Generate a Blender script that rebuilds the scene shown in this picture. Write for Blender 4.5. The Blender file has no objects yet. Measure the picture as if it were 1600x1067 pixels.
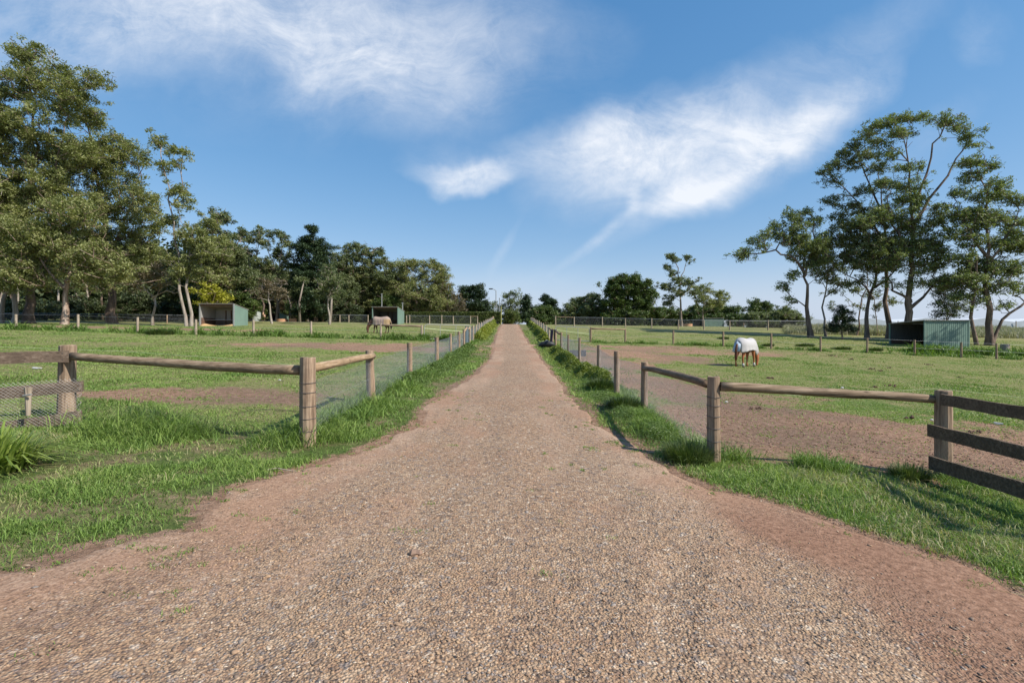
import bpy, math, random
import numpy as np
from mathutils import Vector, Matrix
random.seed(7); RNG = np.random.default_rng(11)
scene = bpy.context.scene
COL = scene.collection
EYE = 1.6; F = 800.0; CX = 800.0; CY = 533.5
SUN_EL = math.radians(42); SUN_AZ = math.radians(-25)   # azimuth from +x, negative = behind the camera side

# ------------------------------------------------------------------ noise
def _h(ix, iy, s):
    with np.errstate(over='ignore'):
        n = (ix.astype(np.int64) * 374761393 + iy.astype(np.int64) * 668265263 + s * 974634777) & 0xFFFFFFFF
        n = ((n ^ (n >> 13)) * 1274126177) & 0xFFFFFFFF
        n = n ^ (n >> 16)
    return (n & 0xFFFF) / 65535.0
def vnoise(x, y, s=0):
    x = np.asarray(x, float); y = np.asarray(y, float)
    ix = np.floor(x); iy = np.floor(y); fx = x - ix; fy = y - iy
    fx = fx * fx * (3 - 2 * fx); fy = fy * fy * (3 - 2 * fy)
    a = _h(ix, iy, s); b = _h(ix + 1, iy, s); c = _h(ix, iy + 1, s); d = _h(ix + 1, iy + 1, s)
    return (a * (1 - fx) + b * fx) * (1 - fy) + (c * (1 - fx) + d * fx) * fy
def fbm(x, y, s=0, o=4):
    r = 0; a = .5; t = 0
    x = np.asarray(x, float); y = np.asarray(y, float)
    for i in range(o):
        r = r + a * vnoise(x * 2 ** i, y * 2 ** i, s + i * 17); t += a; a *= .5
    return r / t
def smooth(a, b, x):
    t = np.clip((np.asarray(x, float) - a) / (b - a), 0, 1); return t * t * (3 - 2 * t)

# ------------------------------------------------------------------ terrain
_T = np.arange(-60, 2000, .5)
def _table(pts, w):
    v = np.interp(_T, [p[0] for p in pts], [p[1] for p in pts])
    k = np.ones(w) / w
    vp = np.pad(v, w, mode='edge')
    return np.convolve(np.convolve(vp, k, 'same'), k, 'same')[w:-w]
_P = _table([(-60, 0), (7, 0), (11, .22), (15.5, .39), (21, .60), (26, .82), (30, 1.0), (40, 1.6), (50, 2.3), (66, 3.35), (83, 4.4), (90, 4.62), (110, 4.7), (200, 4.4), (500, 1.0), (2000, 0)], 5)
_M = _table([(-60, .04), (10, .04), (38, .030), (59, .015), (100, .010), (200, .008), (2000, .0)], 9)
_K = _table([(-60, .05), (10, .052), (26, .046), (43, .033), (60, .026), (80, .014), (100, .010), (160, .012), (400, .01), (2000, 0)], 9)
def H(x, y):
    x = np.asarray(x, float); y = np.asarray(y, float)
    P = np.interp(y, _T, _P); M = np.interp(y, _T, _M); K = np.interp(y, _T, _K)
    xl = -x - 2.0; xr = x - 0.3
    sl = .5 * (xl + np.sqrt(xl * xl + .6)); sr = .5 * (xr + np.sqrt(xr * xr + .6))
    sl = 120 * np.tanh(sl / 120); sr = 150 * np.tanh(sr / 150)
    b = (fbm(x * .25, y * .25, 5, 3) - .5) * .10 * smooth(3.5, 8, np.abs(x))
    b = b + (fbm(x * .9, y * .9, 9, 2) - .5) * .05 * smooth(3.3, 4.5, np.abs(x))
    return P + M * sl - K * sr + b
def h1(x, y): return float(H(x, y))
def G(px, py, dmax=160):
    """point of the terrain seen at a pixel of the 1600x1067 photograph"""
    u = (px - CX) / F; v = (CY - py) / F
    d = np.arange(2.0, dmax, .05)
    z = H(u * d, d); below = np.nonzero(EYE + v * d < z)[0]
    i = below[0] if len(below) else len(d) - 1
    return float(u * d[i]), float(d[i])
def at(px, py, d): return Vector(((px - CX) / F * d, d, EYE + (CY - py) / F * d))
def gx(px, d): return (px - CX) / F * d

# ------------------------------------------------------------------ mesh helpers
def tag(o, label=None, cat=None, group=None, kind=None):
    if label: o['label'] = label
    if cat: o['category'] = cat
    if group: o['group'] = group
    if kind: o['kind'] = kind
    return o
def link(o, parent=None):
    COL.objects.link(o)
    if parent is not None: o.parent = parent
    return o
def empty(name, loc=(0, 0, 0), rz=0.0):
    o = bpy.data.objects.new(name, None); o.location = loc; o.rotation_euler = (0, 0, rz)
    o.empty_display_size = .2
    return link(o)
def mesh_np(name, V, faces, mat=None, smooth_=False, attrs=None):
    """faces: list of int arrays (n,k)"""
    V = np.asarray(V, np.float32)
    me = bpy.data.meshes.new(name)
    me.vertices.add(len(V)); me.vertices.foreach_set('co', V.ravel())
    idx = np.concatenate([f.ravel() for f in faces]).astype(np.int32)
    tot = np.concatenate([np.full(len(f), f.shape[1]) for f in faces]).astype(np.int32)
    st = np.concatenate([[0], np.cumsum(tot)[:-1]]).astype(np.int32)
    me.loops.add(len(idx)); me.loops.foreach_set('vertex_index', idx)
    me.polygons.add(len(tot)); me.polygons.foreach_set('loop_start', st)
    me.polygons.foreach_set('loop_total', tot)
    if smooth_: me.polygons.foreach_set('use_smooth', np.ones(len(tot), bool))
    if attrs:
        for k, a in attrs.items():
            at_ = me.attributes.new(k, 'FLOAT', 'POINT'); at_.data.foreach_set('value', np.asarray(a, np.float32))
    me.update(calc_edges=True)
    if mat: me.materials.append(mat)
    return me
def obj_np(name, V, faces, mat=None, parent=None, smooth_=False, attrs=None, origin=None):
    V = np.asarray(V, float)
    if origin is not None: V = V - np.asarray(origin, float)
    o = bpy.data.objects.new(name, mesh_np(name, V, faces, mat, smooth_, attrs))
    link(o, parent)
    if origin is not None and parent is None: o.location = origin
    return o

class MB:
    def __init__(s): s.v = []; s.f = []
    def add(s, vs, fs):
        n = len(s.v); s.v += [tuple(v) for v in vs]; s.f += [tuple(i + n for i in f) for f in fs]
    def tube(s, pts, rs, n=8, cap=True, tilt=0.0):
        pts = [Vector(p) for p in pts]
        if not hasattr(rs, '__len__'): rs = [rs] * len(pts)
        N = len(pts); vs = []; ref = None
        for i, p in enumerate(pts):
            t = (pts[min(i + 1, N - 1)] - pts[max(i - 1, 0)]).normalized()
            if ref is None:
                ref = Vector((0, 0, 1)) if abs(t.z) < .9 else Vector((1, 0, 0))
            a = (ref - t * ref.dot(t)).normalized(); b = t.cross(a); ref = a
            for k in range(n):
                an = 2 * math.pi * k / n
                r = rs[i]
                ra, rb = (r if hasattr(r, '__len__') else (r, r))
                vs.append(p + a * (math.cos(an) * ra) + b * (math.sin(an) * rb))
        fs = []
        for i in range(N - 1):
            for k in range(n):
                k2 = (k + 1) % n
                fs.append((i * n + k, i * n + k2, (i + 1) * n + k2, (i + 1) * n + k))
        if cap:
            fs.append(tuple(reversed(range(n)))); fs.append(tuple((N - 1) * n + k for k in range(n)))
        s.add(vs, fs)
    def box8(s, c):   # 8 corners: bottom 4 ccw, top 4 ccw
        s.add(c, [(3, 2, 1, 0), (4, 5, 6, 7), (0, 1, 5, 4), (1, 2, 6, 5), (2, 3, 7, 6), (3, 0, 4, 7)])
    def box(s, lo, hi):
        x0, y0, z0 = lo; x1, y1, z1 = hi
        s.box8([(x0, y0, z0), (x1, y0, z0), (x1, y1, z0), (x0, y1, z0), (x0, y0, z1), (x1, y0, z1), (x1, y1, z1), (x0, y1, z1)])
    def plank(s, a, b, h0, h1, t=.035, seg=10, wob=.006):
        """board from a to b (centres), heights h0, h1, thickness t, slightly uneven"""
        a = Vector(a); b = Vector(b); d = (b - a); dh = Vector((d.x, d.y, 0)).normalized(); nrm = Vector((-dh.y, dh.x, 0))
        vs = []
        for i in range(seg + 1):
            k = i / seg; c = a.lerp(b, k); h = h0 + (h1 - h0) * k
            w1 = random.uniform(-wob, wob); w2 = random.uniform(-wob, wob)
            for (sn, sh) in ((-1, -1), (1, -1), (1, 1), (-1, 1)):
                vs.append(c + nrm * (sn * t / 2) + Vector((0, 0, sh * h / 2 + (w1 if sh > 0 else w2))))
        fs = [(0, 1, 2, 3), tuple(seg * 4 + j for j in (3, 2, 1, 0))]
        for i in range(seg):
            for j in range(4):
                j2 = (j + 1) % 4; fs.append((i * 4 + j2, i * 4 + j, (i + 1) * 4 + j, (i + 1) * 4 + j2))
        s.add(vs, fs)
    def build(s, name, mat, parent=None, origin=None, smooth_=False, bevel=0):
        v = s.v
        if origin is not None: v = [(a - origin[0], b - origin[1], c - origin[2]) for a, b, c in v]
        me = bpy.data.meshes.new(name); me.from_pydata(v, [], s.f); me.materials.append(mat)
        if smooth_: me.polygons.foreach_set('use_smooth', [True] * len(me.polygons))
        me.update()
        o = bpy.data.objects.new(name, me); link(o, parent)
        if origin is not None and parent is None: o.location = origin
        if bevel:
            m = o.modifiers.new('b', 'BEVEL'); m.width = bevel; m.segments = 2; m.limit_method = 'ANGLE'
        return o

# ------------------------------------------------------------------ materials
def newmat(name):
    m = bpy.data.materials.new(name); m.use_nodes = True
    nt = m.node_tree; nt.nodes.clear()
    out = nt.nodes.new('ShaderNodeOutputMaterial')
    return m, nt, out
def N(nt, t, **kw):
    n = nt.nodes.new('ShaderNode' + t)
    for k, v in kw.items():
        if k in n.inputs.keys() if isinstance(k, str) else False: n.inputs[k].default_value = v
        else: setattr(n, k, v)
    return n
def ramp(nt, fac, stops, interp='LINEAR'):
    r = nt.nodes.new('ShaderNodeValToRGB'); r.color_ramp.interpolation = interp
    e = r.color_ramp.elements
    while len(e) < len(stops): e.new(.5)
    for i, (p, c) in enumerate(stops):
        e[i].position = p; e[i].color = (*c, 1) if len(c) == 3 else c
    nt.links.new(fac, r.inputs[0]); return r.outputs[0]
def noise(nt, vec, scale, detail=4, rough=.55, dist=0):
    n = nt.nodes.new('ShaderNodeTexNoise'); n.inputs['Scale'].default_value = scale
    n.inputs['Detail'].default_value = detail; n.inputs['Roughness'].default_value = rough; n.inputs['Distortion'].default_value = dist
    if vec is not None: nt.links.new(vec, n.inputs['Vector'])
    return n.outputs['Fac']
def mapping(nt, vec, scale=(1, 1, 1), rot=(0, 0, 0), loc=(0, 0, 0)):
    m = nt.nodes.new('ShaderNodeMapping'); m.inputs['Scale'].default_value = scale; m.inputs['Rotation'].default_value = rot
    m.inputs['Location'].default_value = loc
    nt.links.new(vec, m.inputs['Vector']); return m.outputs[0]
def mixc(nt, fac, a, b, mode='MIX'):
    m = nt.nodes.new('ShaderNodeMix'); m.data_type = 'RGBA'; m.blend_type = mode
    for s_, v in ((m.inputs[0], fac), (m.inputs[6], a), (m.inputs[7], b)):
        if isinstance(v, (int, float)): s_.default_value = v
        elif isinstance(v, tuple): s_.default_value = (*v, 1)
        else: nt.links.new(v, s_)
    return m.outputs[2]
def math_(nt, op, a, b=None, clamp=False):
    m = nt.nodes.new('ShaderNodeMath'); m.operation = op; m.use_clamp = clamp
    for i, v in enumerate((a, b)):
        if v is None: continue
        if isinstance(v, (int, float)): m.inputs[i].default_value = v
        else: nt.links.new(v, m.inputs[i])
    return m.outputs[0]
def maprange(nt, v, a, b, c=0, d=1, sm=True):
    m = nt.nodes.new('ShaderNodeMapRange'); m.interpolation_type = 'SMOOTHSTEP' if sm else 'LINEAR'
    nt.links.new(v, m.inputs[0])
    for i, x in enumerate((a, b, c, d)): m.inputs[i + 1].default_value = x
    return m.outputs[0]
def bump(nt, h, strength=.5, dist=.02):
    b = nt.nodes.new('ShaderNodeBump'); b.inputs['Strength'].default_value = strength; b.inputs['Distance'].default_value = dist
    nt.links.new(h, b.inputs['Height']); return b.outputs[0]
def principled(nt, out, col, rough=.8, nrm=None, metal=0, spec=.3):
    p = nt.nodes.new('ShaderNodeBsdfPrincipled')
    if isinstance(col, tuple): p.inputs['Base Color'].default_value = (*col, 1)
    else: nt.links.new(col, p.inputs['Base Color'])
    p.inputs['Roughness'].default_value = rough; p.inputs['Metallic'].default_value = metal
    p.inputs['Specular IOR Level'].default_value = spec
    if nrm is not None: nt.links.new(nrm, p.inputs['Normal'])
    if out is not None: nt.links.new(p.outputs[0], out.inputs[0])
    return p
def pos(nt): return nt.nodes.new('ShaderNodeNewGeometry').outputs['Position']
def objc(nt): return nt.nodes.new('ShaderNodeTexCoord').outputs['Object']
def attr(nt, name):
    a = nt.nodes.new('ShaderNodeAttribute'); a.attribute_name = name; return a.outputs['Fac']

def ground_material():
    m, nt, out = newmat('paddock_ground'); p = pos(nt)
    d = attr(nt, 'dirt'); lush = attr(nt, 'lush')
    n1 = noise(nt, p, 1.3, 6, .65); n2 = noise(nt, p, 9, 5, .7); n3 = noise(nt, p, 45, 3, .7); nb = noise(nt, p, .25, 3, .5)
    g1 = ramp(nt, n2, [(.28, (.06, .09, .022)), (.5, (.13, .185, .045)), (.72, (.225, .265, .08))])
    g2 = ramp(nt, n2, [(.28, (.13, .13, .045)), (.5, (.235, .225, .09)), (.75, (.34, .30, .15))])
    gsel = math_(nt, 'ADD', math_(nt, 'MULTIPLY', n1, 1.0), math_(nt, 'MULTIPLY', nb, .6))
    g = mixc(nt, maprange(nt, gsel, .60, .84), g1, g2)
    g = mixc(nt, math_(nt, 'MULTIPLY', lush, .75), g, mixc(nt, maprange(nt, n1, .42, .6), ramp(nt, n2, [(.25, (.05, .075, .02)), (.6, (.11, .15, .04)), (.8, (.16, .20, .06))]), ramp(nt, n2, [(.3, (.12, .085, .05)), (.55, (.23, .17, .10)), (.8, (.34, .25, .16))])))
    dc = ramp(nt, n2, [(.25, (.14, .076, .046)), (.43, (.275, .16, .10)), (.58, (.38, .235, .155)), (.78, (.47, .33, .235))])
    dc = mixc(nt, maprange(nt, nb, .4, .65), dc, ramp(nt, n2, [(.25, (.125, .078, .052)), (.5, (.24, .155, .105)), (.8, (.36, .25, .18))]))
    speck = maprange(nt, n3, .58, .70)
    dc = mixc(nt, math_(nt, 'MULTIPLY', speck, .6), dc, (.08, .045, .03))
    thr = math_(nt, 'ADD', d, math_(nt, 'MULTIPLY', math_(nt, 'SUBTRACT', n1, .5), 1.4))
    thr = math_(nt, 'ADD', thr, math_(nt, 'MULTIPLY', math_(nt, 'SUBTRACT', n2, .5), 1.7))
    fac = maprange(nt, thr, .36, .66)
    c = mixc(nt, fac, g, dc)
    dung = maprange(nt, noise(nt, p, 2.1, 5, .75), .715, .735)
    c = mixc(nt, math_(nt, 'MULTIPLY', dung, .8), c, (.075, .045, .03))
    hh = math_(nt, 'ADD', math_(nt, 'MULTIPLY', n2, 1.0), math_(nt, 'MULTIPLY', n3, .5))
    principled(nt, out, c, .95, bump(nt, hh, 1.0, .07), spec=.1)
    return m
def gravel_material():
    m, nt, out = newmat('gravel_drive'); p = pos(nt); e = attr(nt, 'edge')
    vo = nt.nodes.new('ShaderNodeTexVoronoi'); vo.inputs['Scale'].default_value = 55; nt.links.new(p, vo.inputs['Vector'])
    vo2 = nt.nodes.new('ShaderNodeTexVoronoi'); vo2.inputs['Scale'].default_value = 24; nt.links.new(p, vo2.inputs['Vector'])
    sep = nt.nodes.new('ShaderNodeSeparateColor'); nt.links.new(vo.outputs['Color'], sep.inputs[0])
    sep2 = nt.nodes.new('ShaderNodeSeparateColor'); nt.links.new(vo2.outputs['Color'], sep2.inputs[0])
    st = [(0, (.105, .085, .07)), (.14, (.27, .18, .115)), (.32, (.42, .28, .165)), (.46, (.22, .20, .185)), (.55, (.38, .26, .16)), (.74, (.52, .38, .25)), (.88, (.31, .19, .115)), (.95, (.66, .55, .42))]
    stones = ramp(nt, sep.outputs[0], st, 'CONSTANT')
    stones2 = ramp(nt, sep2.outputs[0], st, 'CONSTANT')
    cam = nt.nodes.new('ShaderNodeMix')
    c = mixc(nt, maprange(nt, sep2.outputs[1], .55, .6), stones, stones2)
    n1 = noise(nt, p, 1.1, 5, .6); n2 = noise(nt, p, 20, 4, .7); n4 = noise(nt, mapping(nt, p, (1, .16, 1)), 2.2, 4, .6)
    dirt = ramp(nt, n2, [(.25, (.28, .16, .095)), (.5, (.43, .29, .197)), (.75, (.53, .39, .28))])
    dirt = mixc(nt, maprange(nt, noise(nt, p, .55, 4, .6), .42, .6), dirt, ramp(nt, n2, [(.25, (.21, .115, .07)), (.5, (.37, .22, .14)), (.75, (.47, .30, .20))]))
    # fine dust between the stones, more of it along the wheel tracks and towards the verges
    f = math_(nt, 'ADD', math_(nt, 'MULTIPLY', math_(nt, 'SUBTRACT', 1.0, e), .55), math_(nt, 'MULTIPLY', math_(nt, 'SUBTRACT', n4, .5), 1.1))
    f = math_(nt, 'ADD', f, math_(nt, 'MULTIPLY', math_(nt, 'SUBTRACT', n1, .5), .9))
    f = math_(nt, 'ADD', f, math_(nt, 'MULTIPLY', math_(nt, 'SUBTRACT', n2, .5), .8))
    f = math_(nt, 'ADD', f, math_(nt, 'MULTIPLY', attr(nt, 'track'), .16))
    f = maprange(nt, f, .0, .5, .28, .92)
    c = mixc(nt, f, c, dirt)
    c = mixc(nt, maprange(nt, vo.outputs['Distance'], .38, .62, 0, .45), c, (.15, .09, .055))
    sh = attr(nt, 'shoulder'); c = mixc(nt, math_(nt, 'MULTIPLY', sh, .8), c, ramp(nt, n2, [(.25, (.09, .045, .028)), (.46, (.20, .105, .065)), (.62, (.28, .155, .10)), (.78, (.40, .25, .17))]))
    hh = math_(nt, 'SUBTRACT', math_(nt, 'MULTIPLY', n2, .5), math_(nt, 'MULTIPLY', vo.outputs['Distance'], math_(nt, 'SUBTRACT', 1.15, f)))
    principled(nt, out, c, .9, bump(nt, hh, 1.0, .016), spec=.15)
    return m
def stone_material():
    m, nt, out = newmat('stones')
    c = ramp(nt, attr(nt, 'tone'), [(0, (.10, .08, .065)), (.12, (.25, .165, .105)), (.30, (.41, .26, .14)), (.46, (.18, .175, .17)), (.54, (.29, .27, .25)), (.60, (.34, .215, .125)), (.78, (.48, .32, .19)), (.9, (.30, .165, .09)), (.965, (.62, .52, .39))], 'CONSTANT')
    c = mixc(nt, .35, c, noise_col(nt))
    principled(nt, out, c, .75, None, spec=.3); return m
def noise_col(nt):
    return ramp(nt, noise(nt, pos(nt), 60, 2), [(.3, (.22, .14, .09)), (.7, (.46, .32, .22))])
def leaf_material(name, stops, trans=.25, rough=.5, spec=.35):
    m, nt, out = newmat(name)
    t = attr(nt, 'tone'); n = noise(nt, pos(nt), .45, 2)
    v = math_(nt, 'ADD', math_(nt, 'MULTIPLY', t, .65), math_(nt, 'MULTIPLY', n, .35))
    c = ramp(nt, v, stops)
    p = principled(nt, None, c, rough, spec=spec)
    tr = nt.nodes.new('ShaderNodeBsdfTranslucent'); nt.links.new(mixc(nt, 1.0, c, (1.0, 1.15, .45), 'MULTIPLY'), tr.inputs[0])
    mx = nt.nodes.new('ShaderNodeMixShader'); mx.inputs[0].default_value = trans
    nt.links.new(p.outputs[0], mx.inputs[1]); nt.links.new(tr.outputs[0], mx.inputs[2]); nt.links.new(mx.outputs[0], out.inputs[0])
    return m
def wood_material(name, dark, mid, light, axis=2, sc=1.0):
    m, nt, out = newmat(name); o = objc(nt)
    r = nt.nodes.new('ShaderNodeObjectInfo')
    add = nt.nodes.new('ShaderNodeVectorMath'); add.operation = 'ADD'; nt.links.new(o, add.inputs[0]); nt.links.new(r.outputs['Location'], add.inputs[1])
    s = [26 * sc] * 3; s[axis] = 1.6 * sc
    g = noise(nt, mapping(nt, add.outputs[0], tuple(s)), 1.0, 6, .65, .6)
    b = noise(nt, add.outputs[0], 4, 4, .6)
    c = ramp(nt, g, [(.28, dark), (.5, mid), (.72, light)])
    c = mixc(nt, maprange(nt, b, .45, .7, 0, .6), c, tuple(x * .62 for x in mid))
    knots = maprange(nt, noise(nt, mapping(nt, add.outputs[0], tuple(9 * sc if i != axis else 4 * sc for i in range(3)), loc=(3, 1, 5)), 1.0, 2), .70, .76, 0, .7)
    c = mixc(nt, knots, c, tuple(x * .5 for x in dark))
    principled(nt, out, c, .85, bump(nt, g, .6, .012), spec=.2); return m
def bark_material(name, a, b, c_):
    m, nt, out = newmat(name); p = pos(nt)
    n = noise(nt, mapping(nt, p, (2.2, 2.2, .35)), 1.0, 6, .6, .5); n2 = noise(nt, p, 7, 4, .6)
    c = ramp(nt, n, [(.33, a), (.5, b), (.66, c_)])
    c = mixc(nt, maprange(nt, n2, .45, .75, 0, .5), c, a)
    principled(nt, out, c, .85, bump(nt, n2, .6, .08), spec=.2); return m
def plain(name, col, rough=.6, metal=0, var=.12, sc=6, spec=.3):
    m, nt, out = newmat(name)
    n = noise(nt, pos(nt), sc, 4, .6)
    c = ramp(nt, n, [(.3, tuple(x * (1 - var) for x in col)), (.7, tuple(min(1, x * (1 + var)) for x in col))])
    principled(nt, out, c, rough, None, metal, spec); return m
def sheet_material(name, col, stain=(.25, .2, .15), period=.19, axis='X', rough=.45):
    """painted corrugated steel"""
    m, nt, out = newmat(name); o = objc(nt)
    w = nt.nodes.new('ShaderNodeTexWave'); w.bands_direction = axis; w.inputs['Scale'].default_value = math.pi * 2 / period / 20
    nt.links.new(o, w.inputs['Vector'])
    n = noise(nt, mapping(nt, o, (1, 1, .4)), 1.4, 5, .6)
    c = ramp(nt, n, [(.3, tuple(x * .85 for x in col)), (.55, col), (.8, tuple(x * 1.15 for x in col))])
    s2 = noise(nt, mapping(nt, o, (2.5, 2.5, .3)), 1.5, 5, .7)
    c = mixc(nt, maprange(nt, s2, .58, .75, 0, .35), c, stain)
    principled(nt, out, c, rough, bump(nt, w.outputs['Fac'], .55, .03), 0, .4); return m

MAT = {}
MAT['ground'] = ground_material(); MAT['gravel'] = gravel_material(); MAT['stone'] = stone_material()
MAT['post'] = wood_material('weathered_post', (.10, .066, .042), (.28, .195, .13), (.45, .34, .235))
MAT['rail'] = wood_material('weathered_rail', (.09, .06, .036), (.25, .175, .11), (.42, .32, .22), axis=0)
MAT['board'] = wood_material('weathered_board', (.06, .042, .03), (.155, .11, .078), (.28, .215, .16), axis=0)
MAT['shadeboard'] = wood_material('shaded_board', (.055, .038, .025), (.125, .088, .058), (.20, .15, .10), axis=0)  # board wood coloured darker, with the shade on the right boards painted in
MAT['wire'] = plain('galvanised_wire', (.36, .37, .38), .5, .5, .1)
MAT['rusty'] = plain('dark_wire', (.10, .09, .085), .6, .3, .2)
MAT['farnet'] = plain('netting_wire', (.13, .135, .14), .6, .2, .1)
MAT['tape'] = plain('fence_tape', (.50, .56, .30), .6, 0, .05)
MAT['white'] = plain('white_plastic', (.50, .49, .47), .5, 0, .05)
MAT['gate'] = plain('galvanised_pipe', (.36, .36, .34), .45, .4, .08)
MAT['green'] = sheet_material('green_steel', (.14, .215, .172))
MAT['greenx'] = sheet_material('green_steel_side', (.165, .245, .195), axis='Y')
MAT['inside'] = sheet_material('grey_steel_inside', (.36, .35, .33))
MAT['insideshade'] = sheet_material('shaded_steel_inside', (.10, .10, .095))  # inside steel darkened: the shade within the open shelters is in its colour
MAT['brightwire'] = plain('bright_wire', (.52, .50, .47), .5, .4, .1)
MAT['timber'] = plain('dark_timber', (.13, .075, .05), .85, 0, .3)
MAT['roof'] = sheet_material('roof_steel', (.27, .25, .22))
MAT['sand'] = plain('bedding_sand', (.52, .34, .17), .95, 0, .15, 9)
MAT['terracotta'] = plain('round_trough', (.52, .28, .16), .9, 0, .2)
MAT['bluegrey'] = sheet_material('blue_grey_steel', (.15, .20, .22))
MAT['pale'] = sheet_material('pale_steel', (.34, .37, .34))
MAT['black'] = plain('black_plastic', (.02, .022, .024), .5)
MAT['grass'] = leaf_material('grass_blades', [(.12, (.062, .10, .024)), (.42, (.145, .235, .05)), (.68, (.26, .35, .085)), (.86, (.42, .36, .20)), (.97, (.52, .43, .29))], .3, .5, .25)
MAT['tuss'] = leaf_material('tussock_blades', [(.1, (.03, .055, .015)), (.5, (.07, .11, .028)), (.8, (.16, .19, .06)), (1, (.30, .26, .13))], .25)
MAT['weed'] = leaf_material('weed_leaves', [(.1, (.08, .115, .02)), (.45, (.17, .215, .035)), (.75, (.30, .32, .06)), (1, (.48, .45, .08))], .3)
MAT['herb'] = leaf_material('herb_leaves', [(.1, (.065, .11, .022)), (.5, (.125, .19, .045)), (.9, (.23, .29, .085))], .3)
MAT['strap'] = leaf_material('strap_leaves', [(.1, (.09, .14, .025)), (.5, (.19, .27, .045)), (.9, (.34, .40, .10))], .25, .35, .5)
MAT['gum'] = leaf_material('gum_leaves', [(.12, (.105, .125, .048)), (.42, (.205, .225, .086)), (.68, (.325, .33, .135)), (.92, (.44, .39, .20))], .30)
MAT['gumright'] = leaf_material('right_gum_leaves', [(.12, (.085, .115, .046)), (.42, (.17, .21, .082)), (.68, (.27, .30, .12)), (.92, (.37, .34, .18))], .28)
MAT['gumdark'] = leaf_material('dark_gum_leaves', [(.12, (.07, .095, .046)), (.45, (.14, .17, .078)), (.72, (.22, .24, .11)), (.95, (.32, .28, .16))], .28)
MAT['gumbrown'] = leaf_material('brown_gum_leaves', [(.1, (.08, .07, .04)), (.5, (.17, .135, .08)), (.9, (.28, .21, .13))], .2)
MAT['pine'] = leaf_material('pine_needles', [(.1, (.018, .034, .016)), (.5, (.038, .066, .028)), (.9, (.075, .105, .04))], .12)
MAT['bush'] = leaf_material('bush_leaves', [(.1, (.035, .06, .018)), (.5, (.08, .12, .03)), (.9, (.15, .19, .05))], .2)
MAT['yellow'] = leaf_material('yellow_leaves', [(.1, (.16, .17, .02)), (.5, (.36, .35, .04)), (.9, (.52, .48, .08))], .3)
MAT['hedge'] = leaf_material('hedge_leaves', [(.1, (.045, .065, .015)), (.5, (.10, .135, .03)), (.9, (.18, .20, .05))], .2)
MAT['forest'] = leaf_material('forest_leaves', [(.1, (.03, .045, .02)), (.5, (.06, .08, .03)), (.9, (.11, .125, .05))], .15)
MAT['reed'] = leaf_material('dry_reeds', [(.1, (.18, .17, .10)), (.5, (.33, .31, .21)), (.9, (.50, .48, .36))], .25)
MAT['bark'] = bark_material('gum_bark', (.10, .065, .045), (.27, .185, .135), (.45, .36, .29))
MAT['barkpale'] = bark_material('pale_gum_bark', (.15, .115, .09), (.29, .24, .195), (.43, .38, .32))
MAT['barkred'] = bark_material('red_gum_bark', (.07, .052, .042), (.17, .12, .09), (.32, .235, .18))

# ------------------------------------------------------------------ camera, sun, sky
cam = bpy.data.cameras.new('camera'); cam.lens = 18.0; cam.sensor_width = 36.0; cam.clip_start = .05; cam.clip_end = 6000
co = bpy.data.objects.new('camera', cam); link(co); co.location = (0, 0, EYE); co.rotation_euler = (math.radians(90), 0, 0)
scene.camera = co
sd = Vector((math.cos(SUN_EL) * math.cos(SUN_AZ), math.cos(SUN_EL) * math.sin(SUN_AZ), math.sin(SUN_EL)))
sl = bpy.data.lights.new('sun', 'SUN'); sl.energy = 4.0; sl.angle = math.radians(.53); sl.color = (1, .955, .88)
so = bpy.data.objects.new('sun', sl); link(so); so.rotation_euler = sd.to_track_quat('Z', 'Y').to_euler(); so.location = (30, -20, 40)
w = bpy.data.worlds.new('World'); scene.world = w; w.use_nodes = True
nt = w.node_tree; nt.nodes.clear()
wo = nt.nodes.new('ShaderNodeOutputWorld'); bg = nt.nodes.new('ShaderNodeBackground'); bg.inputs[1].default_value = .118
sky = nt.nodes.new('ShaderNodeTexSky'); sky.sky_type = 'NISHITA'; sky.sun_disc = False
sky.sun_elevation = SUN_EL; sky.sun_rotation = math.pi / 2 - SUN_AZ
sky.air_density = 1.0; sky.dust_density = .3; sky.ozone_density = 2.2; sky.altitude = 100
g = nt.nodes.new('ShaderNodeTexCoord').outputs['Generated']
sx = nt.nodes.new('ShaderNodeSeparateXYZ'); nt.links.new(g, sx.inputs[0])
yy = math_(nt, 'MAXIMUM', sx.outputs[1], .02)
u = math_(nt, 'DIVIDE', sx.outputs[0], yy); v = math_(nt, 'DIVIDE', sx.outputs[2], yy)
cxyz = nt.nodes.new('ShaderNodeCombineXYZ'); nt.links.new(u, cxyz.inputs[0]); nt.links.new(v, cxyz.inputs[1])
uv = cxyz.outputs[0]
# two-scale warp so that the cirrus edges are ragged
def warp(vec, sc, amt, seed):
    n = nt.nodes.new('ShaderNodeTexNoise'); n.inputs['Scale'].default_value = sc; n.inputs['Detail'].default_value = 5
    nt.links.new(mapping(nt, vec, (1, 1, 1), loc=(seed, seed, 0)), n.inputs['Vector'])
    a = nt.nodes.new('ShaderNodeVectorMath'); a.operation = 'SUBTRACT'; nt.links.new(n.outputs['Color'], a.inputs[0]); a.inputs[1].default_value = (.5, .5, .5)
    b = nt.nodes.new('ShaderNodeVectorMath'); b.operation = 'SCALE'; nt.links.new(a.outputs[0], b.inputs[0]); b.inputs['Scale'].default_value = amt
    c = nt.nodes.new('ShaderNodeVectorMath'); c.operation = 'ADD'; nt.links.new(vec, c.inputs[0]); nt.links.new(b.outputs[0], c.inputs[1])
    return c.outputs[0]
wuv = warp(warp(uv, 2.4, .22, 3.0), 7.0, .08, 9.0)
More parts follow.
